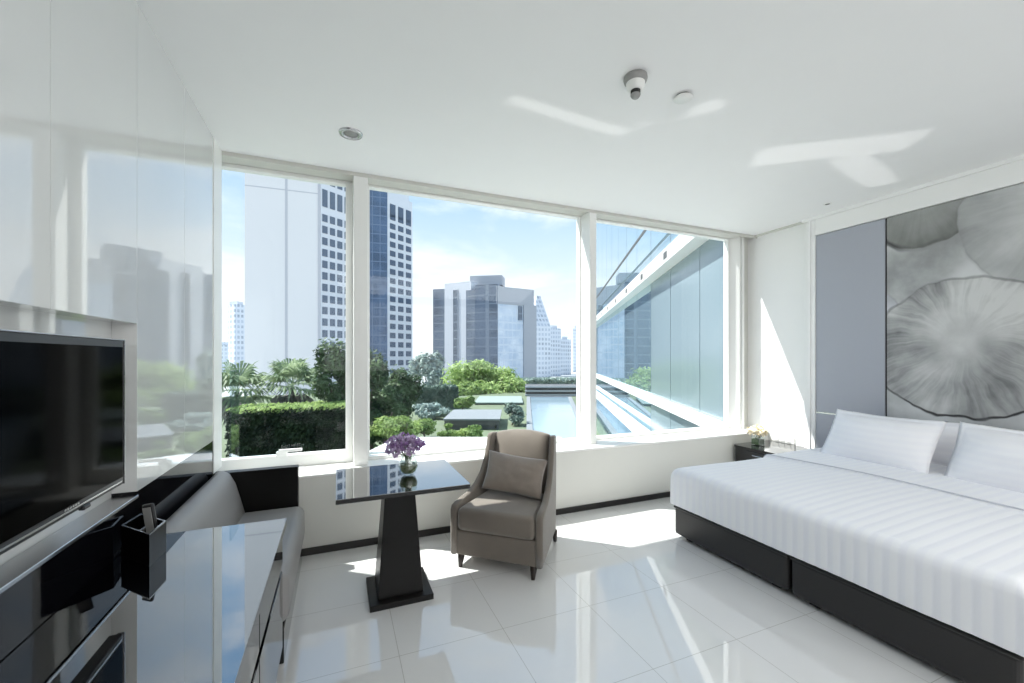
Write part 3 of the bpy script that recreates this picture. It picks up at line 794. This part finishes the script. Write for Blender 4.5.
# tower A: blank face + windowed face
s = 136.5
cA = at(320, HZ, s); lA = at(245, HZ, s * .9239 / .9239)
lA = Vector((cA.x - 21.2, cA.y + 1.2, 0))
dA = Vector((.825, .565, 0)); rA = cA + dA * 17
t = thing('white_tower', 'tall pale tower with a blank grey-white wall seen through the left window', 'building', (cA.x - 8, cA.y + 10, ZG))
back = Vector((0, 22, 0))
ptsA = [(lA.x, lA.y), (cA.x, cA.y), (rA.x, rA.y), (rA.x - 6, rA.y + 14), (lA.x, lA.y + 20)]
mk('tower_wall', prism(ptsA, ZG, 92), M_towerA, t)
for k, f_ in ((0, .54), (1, .985)):
    p = cA + (lA - cA) * (1 - f_) + Vector((0, -.05, 0))
    mk('vertical_joint', box(p.x - .35, p.x + .35, p.y - .1, p.y + .12, ZG, 91.9), M_joint, t)
zj = ztop(194, s)
mk('horizontal_joint', prism([(lA.x, lA.y - .08), (cA.x, cA.y - .08), (cA.x, cA.y + .1), (lA.x, lA.y + .1)], zj - .15, zj + .15), M_joint, t)
# side cladding
nA = Vector((dA.y, -dA.x, 0))
q = [cA + nA * .05 + dA * .1, cA + nA * .25 + dA * .1, rA + nA * .25, rA + nA * .05]
mk('side_cladding', prism([(p.x, p.y) for p in q], ZG, 91.5), M_towerAs, t)
first = None
def win_part(parent, name, c, d, n, w, h, z, mat, first):
    if first is None:
        p0, p1 = c - d * w / 2 + n * .02, c + d * w / 2 + n * .02
        pl = [(p0.x, p0.y), (p1.x, p1.y), (p1.x + n.x * .25, p1.y + n.y * .25), (p0.x + n.x * .25, p0.y + n.y * .25)]
        bm = prism(pl, z, z + h); bm.transform(Matrix.Translation((-c.x, -c.y, -z)))
        o = mk(name, bm, mat, parent, world=False)
    else:
        o = first.copy(); col.objects.link(o); o.parent = parent
    o.location = Vector((c.x, c.y, z)) - Vector(parent.location)
    return o
fh = 3.78
for r in range(17):
    for c_ in range(5):
        z = ztop(372, s) + r * fh
        if z > 49: continue
        o = win_part(t, 'window', cA + nA * .25 + dA * (1.5 + c_ * 2.75), dA, nA, 1.75, 2.35, z, M_winA, first)
        first = first or o
tall = None
for r in range(3):
    for c_ in range(5):
        o = win_part(t, 'tall_window', cA + nA * .25 + dA * (1.5 + c_ * 2.75), dA, nA, 1.75, 5.6, 51.0 + r * 7.6, M_winA, tall); tall = tall or o

# tower B
s = 170
cB = at(387.5, HZ, s); dB = Vector((.825, .565, 0)); rB = cB + dB * 13.6; nB = Vector((dB.y, -dB.x, 0))
t = thing('windowed_tower', 'pale tower with square windows and a dark blue glass side, beside the first mullion', 'building', (cB.x, cB.y + 8, ZG))
zB = ztop(192, s)
mk('tower_wall', prism([(cB.x, cB.y), (rB.x, rB.y), (rB.x - 9, rB.y + 12), (cB.x - 9, cB.y + 12)], ZG, zB), M_towerBs, t)
lB = cB + Vector((-22, 2.5, 0))
mk('glass_wing', prism([(lB.x, lB.y), (cB.x - .05, cB.y), (cB.x - .05, cB.y + 11.5), (lB.x, lB.y + 11)], ZG, 86), M_blueglass, t)
mk('roof_crown', prism([(cB.x + 1, cB.y + 1.5), (rB.x - 1.5, rB.y), (rB.x - 8, rB.y + 10), (cB.x - 7, cB.y + 10)], zB, zB + 3), M_towerBs, t)
first = None
for r in range(20):
    for c_ in range(3):
        z = zB - 8.2 - r * 3.72
        if r == 0: continue
        o = win_part(t, 'window', cB + dB * (2.6 + c_ * 4.3), dB, nB, 2.7, 2.2, z + 1.2, M_winB, first); first = first or o
tall = None
for c_ in range(3):
    o = win_part(t, 'tall_window', cB + dB * (2.6 + c_ * 4.3), dB, nB, 2.7, 5.2, zB - 9.5, M_winB, tall); tall = tall or o

# building C : broad office block
s = 182
t = thing('office_block', 'broad grey office block with glass front rising behind the lime green tree', 'building', tuple(at(484, HZ, s + 10).xy) + (ZG,))
def blk(name, u0, s0, u1, s1, v, depth, mat, vb=None):
    z0 = ZG if vb is None else ztop(vb, (s0 + s1) / 2)
    return mk(name, prism(plan(u0, s0, u1, s1, depth), z0, ztop(v, (s0 + s1) / 2)), mat, t)
blk('left_wing', 433, 190, 447, 188, 289, 14, M_darkC)
blk('front_wall', 444.5, 186, 471, 180, 282.5, 20, M_paleC)
blk('dark_strip', 453, 183.8, 458, 182.6, 290, 1.6, M_darkC)
blk('dark_strip', 466, 180.6, 475.5, 178.6, 290, 2.2, M_darkC)
blk('central_tower', 475, 178.5, 497.5, 176, 284.5, 22, M_midC)
blk('roof_block', 470, 186, 502, 184, 275.5, 8, M_greyC, 285)
blk('upper_wall', 496.5, 176, 534, 186, 288, 16, M_greyC, 305)
blk('glass_front', 496.5, 176.2, 525, 184, 304, 16, M_lightC)
blk('right_wing', 524, 183, 536.5, 187, 305, 16, M_greyC)
blk('dark_slot', 519, 181.5, 522.5, 182.5, 306, 1.2, M_darkC, 320)

# distant towers
def far(name, label, u0, u1, v, s, mat, dep=14, cap=None):
    t = thing(name, label, 'building', tuple(at((u0 + u1) / 2, HZ, s).xy) + (ZG,))
    mk('tower_wall', prism(plan(u0, s, u1, s * 1.02, dep), ZG, ztop(v, s)), mat, t)
    if cap:
        pl = plan(u0, s, u1, s * 1.02, dep); c = Vector((sum(p[0] for p in pl) / 4, sum(p[1] for p in pl) / 4))
        mk('tapered_top', prism(pl, ztop(v, s), ztop(cap, s), pts_top=[(c.x + (p[0] - c.x) * .25, c.y + (p[1] - c.y) * .25) for p in pl]), mat, t)
    else:
        pl = plan(u0 + (u1 - u0) * .25, s + 2, u1 - (u1 - u0) * .3, s * 1.02, dep * .6)
        mk('roof_block', prism(pl, ztop(v, s), ztop(v - 3, s)), mat, t)
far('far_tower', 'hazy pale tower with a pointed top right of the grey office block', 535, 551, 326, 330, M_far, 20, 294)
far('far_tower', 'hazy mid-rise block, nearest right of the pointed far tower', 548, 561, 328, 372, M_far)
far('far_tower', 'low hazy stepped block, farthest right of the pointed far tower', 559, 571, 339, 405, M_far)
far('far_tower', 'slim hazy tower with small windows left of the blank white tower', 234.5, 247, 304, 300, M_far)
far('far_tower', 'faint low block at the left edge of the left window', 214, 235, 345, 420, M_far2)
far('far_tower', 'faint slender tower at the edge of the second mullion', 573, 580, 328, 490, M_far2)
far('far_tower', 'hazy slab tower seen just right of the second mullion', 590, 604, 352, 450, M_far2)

# ---- trees
def leaves(center, rad, n, size, rr, clumps=9, squash=1.0):
    vs, fs = [], []
    cl = []
    for i in range(clumps):
        d = Vector((rr.gauss(0, 1), rr.gauss(0, 1), rr.gauss(0, 1))).normalized() * rr.uniform(.40, .86)
        cl.append((Vector((d.x * rad[0], d.y * rad[1], d.z * rad[2])), rr.uniform(.28, .52)))
    for i in range(n):
        c, k = cl[i % clumps]
        d = Vector((rr.gauss(0, 1), rr.gauss(0, 1), rr.gauss(0, 1))).normalized() * (rr.random() ** .45 * rr.choice((1, 1, 1, 1.25)))
        p = Vector(center) + c + Vector((d.x * rad[0] * k, d.y * rad[1] * k, d.z * rad[2] * k))
        nrm = (d + Vector((rr.uniform(-.8, .8), rr.uniform(-.8, .8), rr.uniform(-.2, 1)))).normalized()
        a = nrm.orthogonal().normalized(); a = Matrix.Rotation(rr.uniform(0, 6.28), 3, nrm) @ a; b = nrm.cross(a)
        s_ = size * rr.uniform(.6, 1.3); k0 = len(vs)
        vs += [p - a * s_, p + b * s_ * .45 - nrm * s_ * .1, p + a * s_, p - b * s_ * .45 - nrm * s_ * .1]
        fs.append((k0, k0 + 1, k0 + 2, k0 + 3))
    return vs, fs
def vf(vs, fs):
    me = bpy.data.meshes.new('t'); me.from_pydata([tuple(v) for v in vs], [], fs); bm = newbm(); bm.from_mesh(me); bpy.data.meshes.remove(me); return bm

def tree(name, label, u, v, s, ru, rv, mat, n, size, zg, seed, clumps=10, cat='tree', group=None, trunk_r=.14):
    c = at(u, v, s); k = s / F
    t = thing(name, label, cat, (c.x, c.y, zg), group=group)
    rr = random.Random(seed)
    mk('foliage', vf(*leaves(c, (ru * k, ru * k * .8, rv * k), n, size, rr, clumps)), mat, t)
    bm = tube([(c.x, c.y, zg), (c.x + .1, c.y, (zg + c.z) / 2), (c.x, c.y, c.z)], [trunk_r * 1.2, trunk_r, trunk_r * .6], 8)
    for i in range(4):
        a = i * 1.7 + seed; tube([(c.x, c.y, c.z - rv * k * .6), (c.x + math.cos(a) * ru * k * .5, c.y + math.sin(a) * ru * k * .4, c.z + rv * k * .25)], [trunk_r * .5, trunk_r * .2], 6, bm)
    mk('trunk', bm, M_bark, t)
    return t

def palm(label, u, v, s, R, zg, seed):
    c = at(u, v, s); rr = random.Random(seed)
    t = thing('fan_palm', label, 'palm tree', (c.x, c.y, zg), group='fan palms over the hedge')
    mk('trunk', tube([(c.x + .08, c.y, zg), (c.x, c.y, (zg + c.z) / 2), (c.x, c.y, c.z)], [.17, .13, .12], 10), M_bark, t)
    def crown(el0, el1, nf, mat, name, Rk):
        vs, fs = [], []
        for i in range(nf):
            az = i * 2.399 + rr.uniform(-.2, .2); el = math.radians(rr.uniform(el0, el1))
            d = Vector((math.cos(az) * math.cos(el), math.sin(az) * math.cos(el), math.sin(el)))
            side_ = Vector((-math.sin(az), math.cos(az), 0)); up = side_.cross(d) * -1
            p0 = c; p1 = c + d * R * .42 * Rk
            k0 = len(vs); w = .014
            vs += [p0 - side_ * w, p0 + side_ * w, p1 + side_ * w, p1 - side_ * w]; fs.append((k0, k0 + 1, k0 + 2, k0 + 3))
            for j in range(15):
                th = math.radians(-105 + 15 * j)
                e = (d * math.cos(th) + side_ * math.sin(th)).normalized()
                Lf = R * .62 * Rk * (1 - .25 * abs(th) / 1.8) * rr.uniform(.9, 1.1)
                pm = p1 + e * Lf * .6; pe = p1 + e * Lf + Vector((0, 0, -Lf * rr.uniform(.2, .5)))
                pr = e.cross(up).normalized() * Lf * .06
                k0 = len(vs); vs += [p1, pm + pr, pe, pm - pr]; fs.append((k0, k0 + 1, k0 + 2, k0 + 3))
        mk(name, vf(vs, fs), mat, t)
    crown(-15, 78, 24, L_palm, 'crown', 1)
    crown(-75, -30, 16, L_palmdead, 'dry_skirt', .8)

palm('fan palm over the hedge, at the left edge of the left window', 237, 392, 23, 2.2, -3.3, 1)
palm('fan palm over the hedge, in the middle of the left window', 292, 388, 23.5, 2.15, -3.3, 2)
def hedge(name, label, u0, s0, u1, s1, v, depth, mat, zg, size, n, seed):
    a = at(u0, HZ, s0); b = at(u1, HZ, s1); d = (b - a); L = d.length; d.normalize(); nn = Vector((-d.y, d.x, 0)); zt = ztop(v, (s0 + s1) / 2)
    rr = random.Random(seed); vs, fs = [], []
    t = thing(name, label, 'hedge', tuple(((a + b) / 2 + nn * depth / 2).xy) + (zg,))
    core = prism([(a + d * .1 + nn * .1).xy[:], (b - d * .1 + nn * .1).xy[:], (b - d * .1 + nn * (depth - .1)).xy[:], (a + d * .1 + nn * (depth - .1)).xy[:]], zg, zt - .08)
    for i in range(n):
        f_ = rr.random(); x = rr.random()
        if f_ < .62: p = a + d * L * x + nn * rr.uniform(-.08, .1) + Vector((0, 0, 0)); p.z = zg + (zt - zg) * (rr.random() ** .6)
        else: p = a + d * L * x + nn * rr.uniform(0, depth); p.z = zt + rr.uniform(-.08, .1)
        nrm = Vector((rr.uniform(-1, 1), rr.uniform(-1, 1), rr.uniform(-.2, 1.2))).normalized(); aa = nrm.orthogonal().normalized(); bb = nrm.cross(aa); s_ = size * rr.uniform(.6, 1.3)
        k0 = len(vs); vs += [p - aa * s_, p + bb * s_ * .5, p + aa * s_, p - bb * s_ * .5]; fs.append((k0, k0 + 1, k0 + 2, k0 + 3))
    bm = vf(vs, fs); add(bm, core)
    mk('foliage', bm, mat, t)
    return t, a, b, d, nn, L, zt
hd = hedge('clipped_hedge', 'dark clipped hedge with a sunlit top painted in lime leaves along the garden below the left window', 226, 17, 356, 18.5, 411, 2.2, L_hedge, -3.3, .09, 9000, 4)
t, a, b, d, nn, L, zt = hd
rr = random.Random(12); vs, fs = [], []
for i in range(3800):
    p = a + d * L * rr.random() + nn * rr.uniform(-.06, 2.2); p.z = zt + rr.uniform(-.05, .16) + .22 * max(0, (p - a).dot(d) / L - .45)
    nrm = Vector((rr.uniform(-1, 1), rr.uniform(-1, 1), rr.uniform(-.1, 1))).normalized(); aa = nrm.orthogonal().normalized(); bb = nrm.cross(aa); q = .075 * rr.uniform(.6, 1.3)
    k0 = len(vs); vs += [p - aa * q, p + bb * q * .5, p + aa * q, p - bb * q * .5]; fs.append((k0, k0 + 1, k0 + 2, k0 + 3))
o = mk('painted_sunlit_top', vf(vs, fs), L_lime, t); o['label'] = 'sunlit hedge top painted as bright yellow-green leaves'  # sunlight on the hedge top is put into the lime leaf colour
hedge('boundary_hedge', 'dusky hedge behind the pavilion roofs', 408, 38, 458, 40, 388, 2, L_blue, -3.3, .17, 5000, 5)
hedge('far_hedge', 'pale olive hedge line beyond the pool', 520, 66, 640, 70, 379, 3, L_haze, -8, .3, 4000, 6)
tree('bushy_tree', 'dark leafy tree over the hedge, left of the first mullion', 338, 390, 20, 24, 42, L_dark, 5200, .14, -3.3, 21, 12)
tree('bushy_tree', 'dark leafy tree right of the first mullion', 370, 394, 21, 24, 44, L_dark, 5200, .14, -3.3, 22, 12)
tree('bushy_tree', 'leafy tree in front of the square-windowed tower, its crown above the shrubs', 398, 390, 25, 25, 36, L_dark, 6000, .15, -3.3, 23, 12)
tree('bushy_tree', 'dark leafy tree low behind the shrubs, right of the first mullion', 384, 418, 20, 26, 26, L_dark, 6500, .10, -3.3, 35, 12)
tree('shrub', 'dusky shrub between the dark trees and the grey pavilion', 432, 416, 34, 16, 9, L_blue, 2500, .14, -3.3, 36, 8, 'shrub', trunk_r=.05)
tree('shrub', 'mid green shrub against the near side of the grey pavilion, on its left', 448, 431, 24, 14, 7, L_mid, 2500, .09, -3.3, 37, 8, 'shrub', trunk_r=.05)
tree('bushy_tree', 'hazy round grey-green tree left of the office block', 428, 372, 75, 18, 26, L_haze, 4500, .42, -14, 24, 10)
tree('bushy_tree', 'lime green spreading tree in front of the office block', 492, 382, 60, 46, 24, L_lime, 9000, .34, -14, 25, 18)
tree('bushy_tree', 'lime green lower tree beside the pavilion roofs', 466, 397, 56, 24, 14, L_mid, 4500, .28, -14, 26, 9)
tree('shrub', 'bright green shrub below the dark trees right of the first mullion', 388, 430, 19, 26, 14, L_mid, 4000, .10, -3.3, 27, 9, 'shrub', trunk_r=.05)
tree('shrub', 'light green shrub left of the grey pavilion', 423, 428, 22, 20, 10, L_mid, 3000, .10, -3.3, 28, 8, 'shrub', trunk_r=.05)
tree('shrub', 'small green shrub in front of the grey pavilion', 475, 432, 21, 18, 7, L_mid, 2500, .09, -3.3, 29, 7, 'shrub', trunk_r=.05)
tree('shrub', 'bushy green shrub right of the grey pavilion', 512, 414, 30, 14, 10, L_blue, 2500, .13, -3.3, 30, 7, 'shrub', trunk_r=.05)

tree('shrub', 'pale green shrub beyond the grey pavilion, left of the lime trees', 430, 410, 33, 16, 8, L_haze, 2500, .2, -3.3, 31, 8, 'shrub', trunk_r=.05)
tree('shrub', 'bright green low shrub left of the pale green pavilion', 462, 402, 37, 12, 7, L_mid, 2500, .17, -3.3, 32, 7, 'shrub', trunk_r=.05)
tree('shrub', 'green shrub nearest the white roof below the middle window', 404, 426, 17.5, 20, 12, L_mid, 3500, .08, -3.3, 33, 9, 'shrub', trunk_r=.05)
# pavilions
def pavilion(label, u0, u1, vf_, vb_, s0, fas, roof):
    a = at(u0, HZ, s0); b = at(u1, HZ, s0); zr = ztop(vf_, s0); s1 = (H - zr) * F / (vb_ - HZ)
    dep = s1 - s0; fw = Vector((SY, CY, 0)); c2 = b + fw * dep; d2 = a + fw * dep
    t = thing('pavilion', label, 'pavilion', tuple(((a + c2) / 2).xy) + (-3.3,), group='flat roofed garden pavilions')
    P = [a, b, c2, d2]
    mk('roof', prism([p.xy[:] for p in P], zr - .10, zr), roof, t)
    ce = (a + c2) / 2
    mk('eaves', prism([(ce + (p - ce) * .96).xy[:] for p in P], zr - fas, zr - .101), M_roofd, t)
    mk('walls', prism([(ce + (p - ce) * .8).xy[:] for p in P], -3.3, zr - fas - .001), M_roof, t)
    for p in P:
        q = ce + (p - ce) * .9
        mk('post', box(q.x - .07, q.x + .07, q.y - .07, q.y + .07, -3.3, zr - fas - .001), M_roofd, t)
pavilion('grey flat-roofed garden pavilion, the nearer one behind the armchair', 443, 500, 419, 409.5, 28, .42, M_roof)
pavilion('pale green flat-roofed garden pavilion, the farther one', 474, 523, 402.5, 396, 43, .5, M_roofgreen)
# white roof just below, pool, low louvred block
a = at(369, 450, 14.0); zr = -1.75
fr = lambda v: (H - zr) * F / (v - HZ)
pts = [at(367, HZ, fr(452)), at(585, HZ, fr(452)), at(560, HZ, fr(437)), at(398, HZ, fr(437))]
t = thing('white_roof', 'white flat roof just below the middle window', 'roof', tuple(((pts[0] + pts[2]) / 2).xy) + (-3.3,))
mk('roof_slab', prism([p.xy[:] for p in pts], zr - .3, zr), M_whiteroof, t)
cpt = sum(pts, Vector()) / 4
mk('walls', prism([(cpt + (p - cpt) * .9).xy[:] for p in pts], -3.3, zr - .301), M_whiteroof, t)
pp = [at(534, HZ, 22), at(590, HZ, 22), at(575, HZ, 34), at(568, HZ, 50), at(530, HZ, 50)]
t = thing('swimming_pool', 'blue-grey pool beyond the middle window, right of the pavilions', 'pool', tuple((sum(pp, Vector()) / 5).xy) + (-3.3,))
mk('pool_water', prism([p.xy[:] for p in pp], -3.3, -3.16), M_pool, t)
bm = newbm()
for i in range(5):
    p, q = pp[i], pp[(i + 1) % 5]; d = (q - p).normalized(); n_ = Vector((d.y, -d.x, 0)) * .4
    prism([p.xy[:], q.xy[:], (q + n_).xy[:], (p + n_).xy[:]], -3.3, -3.08, bm)
mk('pool_edge', bm, M_roof, t)
t = thing('louvred_block', 'low slate block with horizontal louvres beyond the pool', 'building', tuple(at(560, HZ, 55).xy) + (-3.3,))
mk('block_wall', prism(plan(526, 53, 640, 53, 4), -3.3, ztop(386, 53)), M_roofd, t)
for i in range(4):
    z = ztop(386 + i * 4, 53)
    mk('louvre', prism([p.xy[:] for p in (at(525, HZ, 52.6), at(641, HZ, 52.6), at(641, HZ, 53), at(525, HZ, 53))], z - .2, z), M_greyC, t)

# ---- glazed wing of the hotel, right
PW = Vector((5.9, 5.1, 0)); dW = Vector((.471, .882, 0)); nW = Vector((-.882, .471, 0))
def wbox(t0, t1, o0, o1, z0, z1, into=None):
    q = [PW + dW * t0 + nW * o0, PW + dW * t1 + nW * o0, PW + dW * t1 + nW * o1, PW + dW * t0 + nW * o1]
    return prism([p.xy[:] for p in q], z0, z1, into)
def mat_wing():
    m = bpy.data.materials.new('teal_mirror_glass'); m.use_nodes = True; t = NT(m); b = m.node_tree.nodes['Principled BSDF']
    tc = t.n('ShaderNodeTexCoord'); nz = t.n('ShaderNodeTexNoise'); nz.inputs['Scale'].default_value = .25; t.l(tc.outputs['Object'], nz.inputs['Vector'])
    t.l(t.mixc(nz.outputs['Fac'], srgb(160, 190, 204), srgb(186, 208, 220)), b.inputs['Base Color'])
    b.inputs['Metallic'].default_value = .75; b.inputs['Roughness'].default_value = .01
    return m
M_wing = mat_wing()
M_wing_pale = pbr('painted_reflection_glass', srgb(138, 156, 164), .16, metal=.3, vary=.03, nscale=.4)  # plain pale tint painted in for the reflections on the near panels
t = thing('glazed_wing', 'mirror-glass wing of the building with white slab bands seen through the right window', 'building', (PW.x + 6, PW.y + 8, -3.3))
t0s = [-.7 + i * 2.1 for i in range(14)]
for (z0, z1) in ((-3.3, .2), (.42, 3.72), (4.04, 12.0)):
    for i, a in enumerate(t0s):
        mk('glass_panel', wbox(a + .015, a + 2.085, -.12, -.1, z0, z1), M_wing_pale if i < 3 and z0 < 3 else M_wing, t)
mk('inner_wall', wbox(-.7, 28.7, -.4, -.14, -3.3, 12), M_roofd, t)
mk('upper_band', wbox(-.7, 28.7, -.13, .22, 3.72, 4.04), M_frame, t)
mk('lower_band', wbox(-.7, 28.7, -.13, .06, .22, .41), M_frame, t)
mk('ledge', wbox(-.7, 28.7, .0, .36, -.80, -.62), M_frame, t)
mk('handrail', wbox(-.7, 28.7, .25, .29, 5.0, 5.07), M_roofd, t)
for i in range(7):
    mk('vent', wbox(2.6 + i * 2.6, 2.9 + i * 2.6, .22, .23, 3.80, 3.96), M_roofd, t)
# glass fin outside the left window
single('glass_fin', box(-.80, -.788, YG + .04, YG + .33, .57, 1.40), M_fin, 'vertical glass fin outside the left edge of the left window', 'glass fin')
# planter ledge outside
struct('trim_16', box(-1.2, 4.9, YG + .12, YG + .34, .42, .56), M_whiteroof)

# ------------------------------------------------------------------ sky and light
w = bpy.data.worlds.new('sky'); sc.world = w; w.use_nodes = True
class WNT(NT):
    def __init__(s, tree): s.t = tree
t = WNT(w.node_tree); bg = w.node_tree.nodes['Background']
tc = t.n('ShaderNodeTexCoord'); sp = t.n('ShaderNodeSeparateXYZ'); t.l(tc.outputs['Generated'], sp.inputs[0])
ramp = t.n('ShaderNodeValToRGB'); e = ramp.color_ramp.elements
e[0].position = .0; e[0].color = srgb(236, 241, 247); e[1].position = .75; e[1].color = srgb(128, 172, 222)
for p, c in ((.10, srgb(232, 239, 248)), (.26, srgb(196, 218, 241)), (.42, srgb(152, 190, 230))):
    x = e.new(p); x.color = c
t.l(sp.outputs[2], ramp.inputs[0])
mp = t.n('ShaderNodeMapping'); mp.inputs['Scale'].default_value = (1.6, 1.6, 4.2); mp.inputs['Location'].default_value = (.35, .1, .2)
t.l(tc.outputs['Generated'], mp.inputs[0])
nz = t.n('ShaderNodeTexNoise'); nz.inputs['Scale'].default_value = 1.9; nz.inputs['Detail'].default_value = 8; nz.inputs['Roughness'].default_value = .55; nz.inputs['Distortion'].default_value = .35
t.l(mp.outputs[0], nz.inputs['Vector'])
cf = t.smooth(nz.outputs['Fac'], .44, .70)
t.l(t.mixc(t.math('MULTIPLY', cf, .85), ramp.outputs[0], srgb(243, 247, 252)), bg.inputs['Color'])
bg.inputs['Strength'].default_value = 1.18

def lamp(name, typ, loc, direction, energy, color=(1, 1, 1), **kw):
    d = bpy.data.lights.new(name, typ); d.energy = energy; d.color = color
    for k, v in kw.items(): setattr(d, k, v)
    o = bpy.data.objects.new(name, d); col.objects.link(o); o.location = loc
    o.rotation_euler = Vector(direction).to_track_quat('-Z', 'Y').to_euler()
    return o
lamp('sun', 'SUN', (0, 20, 20), (.55, -.41, -1), 8.5, (1, .975, .94), angle=math.radians(.6))
lamp('back_fill', 'AREA', (2.0, YB + .15, 1.7), (0, 1, -.3), 46, (1, .995, .985), shape='RECTANGLE', size=4.6, size_y=2.2)  # added fill light behind the camera, not a fitting of the room
lamp('overhead_fill', 'AREA', (2.0, -.6, ZC - .05), (0, .25, -1), 52, (1, .995, .985), shape='RECTANGLE', size=4.0, size_y=1.4)  # added overhead fill to brighten bed and floor, no real fitting

# added area lamps imitating sun glints off the floor, aimed along the mirrored sun
def glint_lamp(cx, cy, ax, ay, w_, h_, e):
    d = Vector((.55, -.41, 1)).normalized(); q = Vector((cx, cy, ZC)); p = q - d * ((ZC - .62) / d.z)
    o = lamp('glint_standin', 'AREA', p, d, e * w_ * h_, (1, .99, .97), shape='RECTANGLE', size=w_, size_y=h_, spread=math.radians(1.6))
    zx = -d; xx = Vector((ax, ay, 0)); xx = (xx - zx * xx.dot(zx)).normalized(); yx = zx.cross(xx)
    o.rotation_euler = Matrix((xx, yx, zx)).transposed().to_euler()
glint_lamp(1.37, 2.33, 1, .06, .78, .10, .6)
glint_lamp(1.98, 2.03, .42, -.45, .40, .13, .6)
glint_lamp(3.36, 1.95, .8, -.62, .85, .30, .6)
glint_lamp(4.02, 2.08, 1, .22, .85, .20, .6)
glint_lamp(.62, 2.55, .9, .1, .5, .12, .3)
# ------------------------------------------------------------------ camera
cam = bpy.data.cameras.new('camera'); co = bpy.data.objects.new('camera', cam); col.objects.link(co)
cam.sensor_fit = 'HORIZONTAL'; cam.sensor_width = 36; cam.lens = F / 1024 * 36
cam.shift_y = (HZ - 341.5) / 1024; cam.clip_start = .05; cam.clip_end = 3000
co.location = (0, 0, H); co.rotation_euler = (PI / 2, 0, -YAW)
sc.camera = co
sc.view_settings.view_transform = 'Standard'; sc.view_settings.look = 'None'
sc.view_settings.exposure = .2; sc.view_settings.gamma = 1
sc.cycles.use_denoising = True
sc.cycles.max_bounces = 10; sc.cycles.diffuse_bounces = 5; sc.cycles.glossy_bounces = 5; sc.cycles.transparent_max_bounces = 12
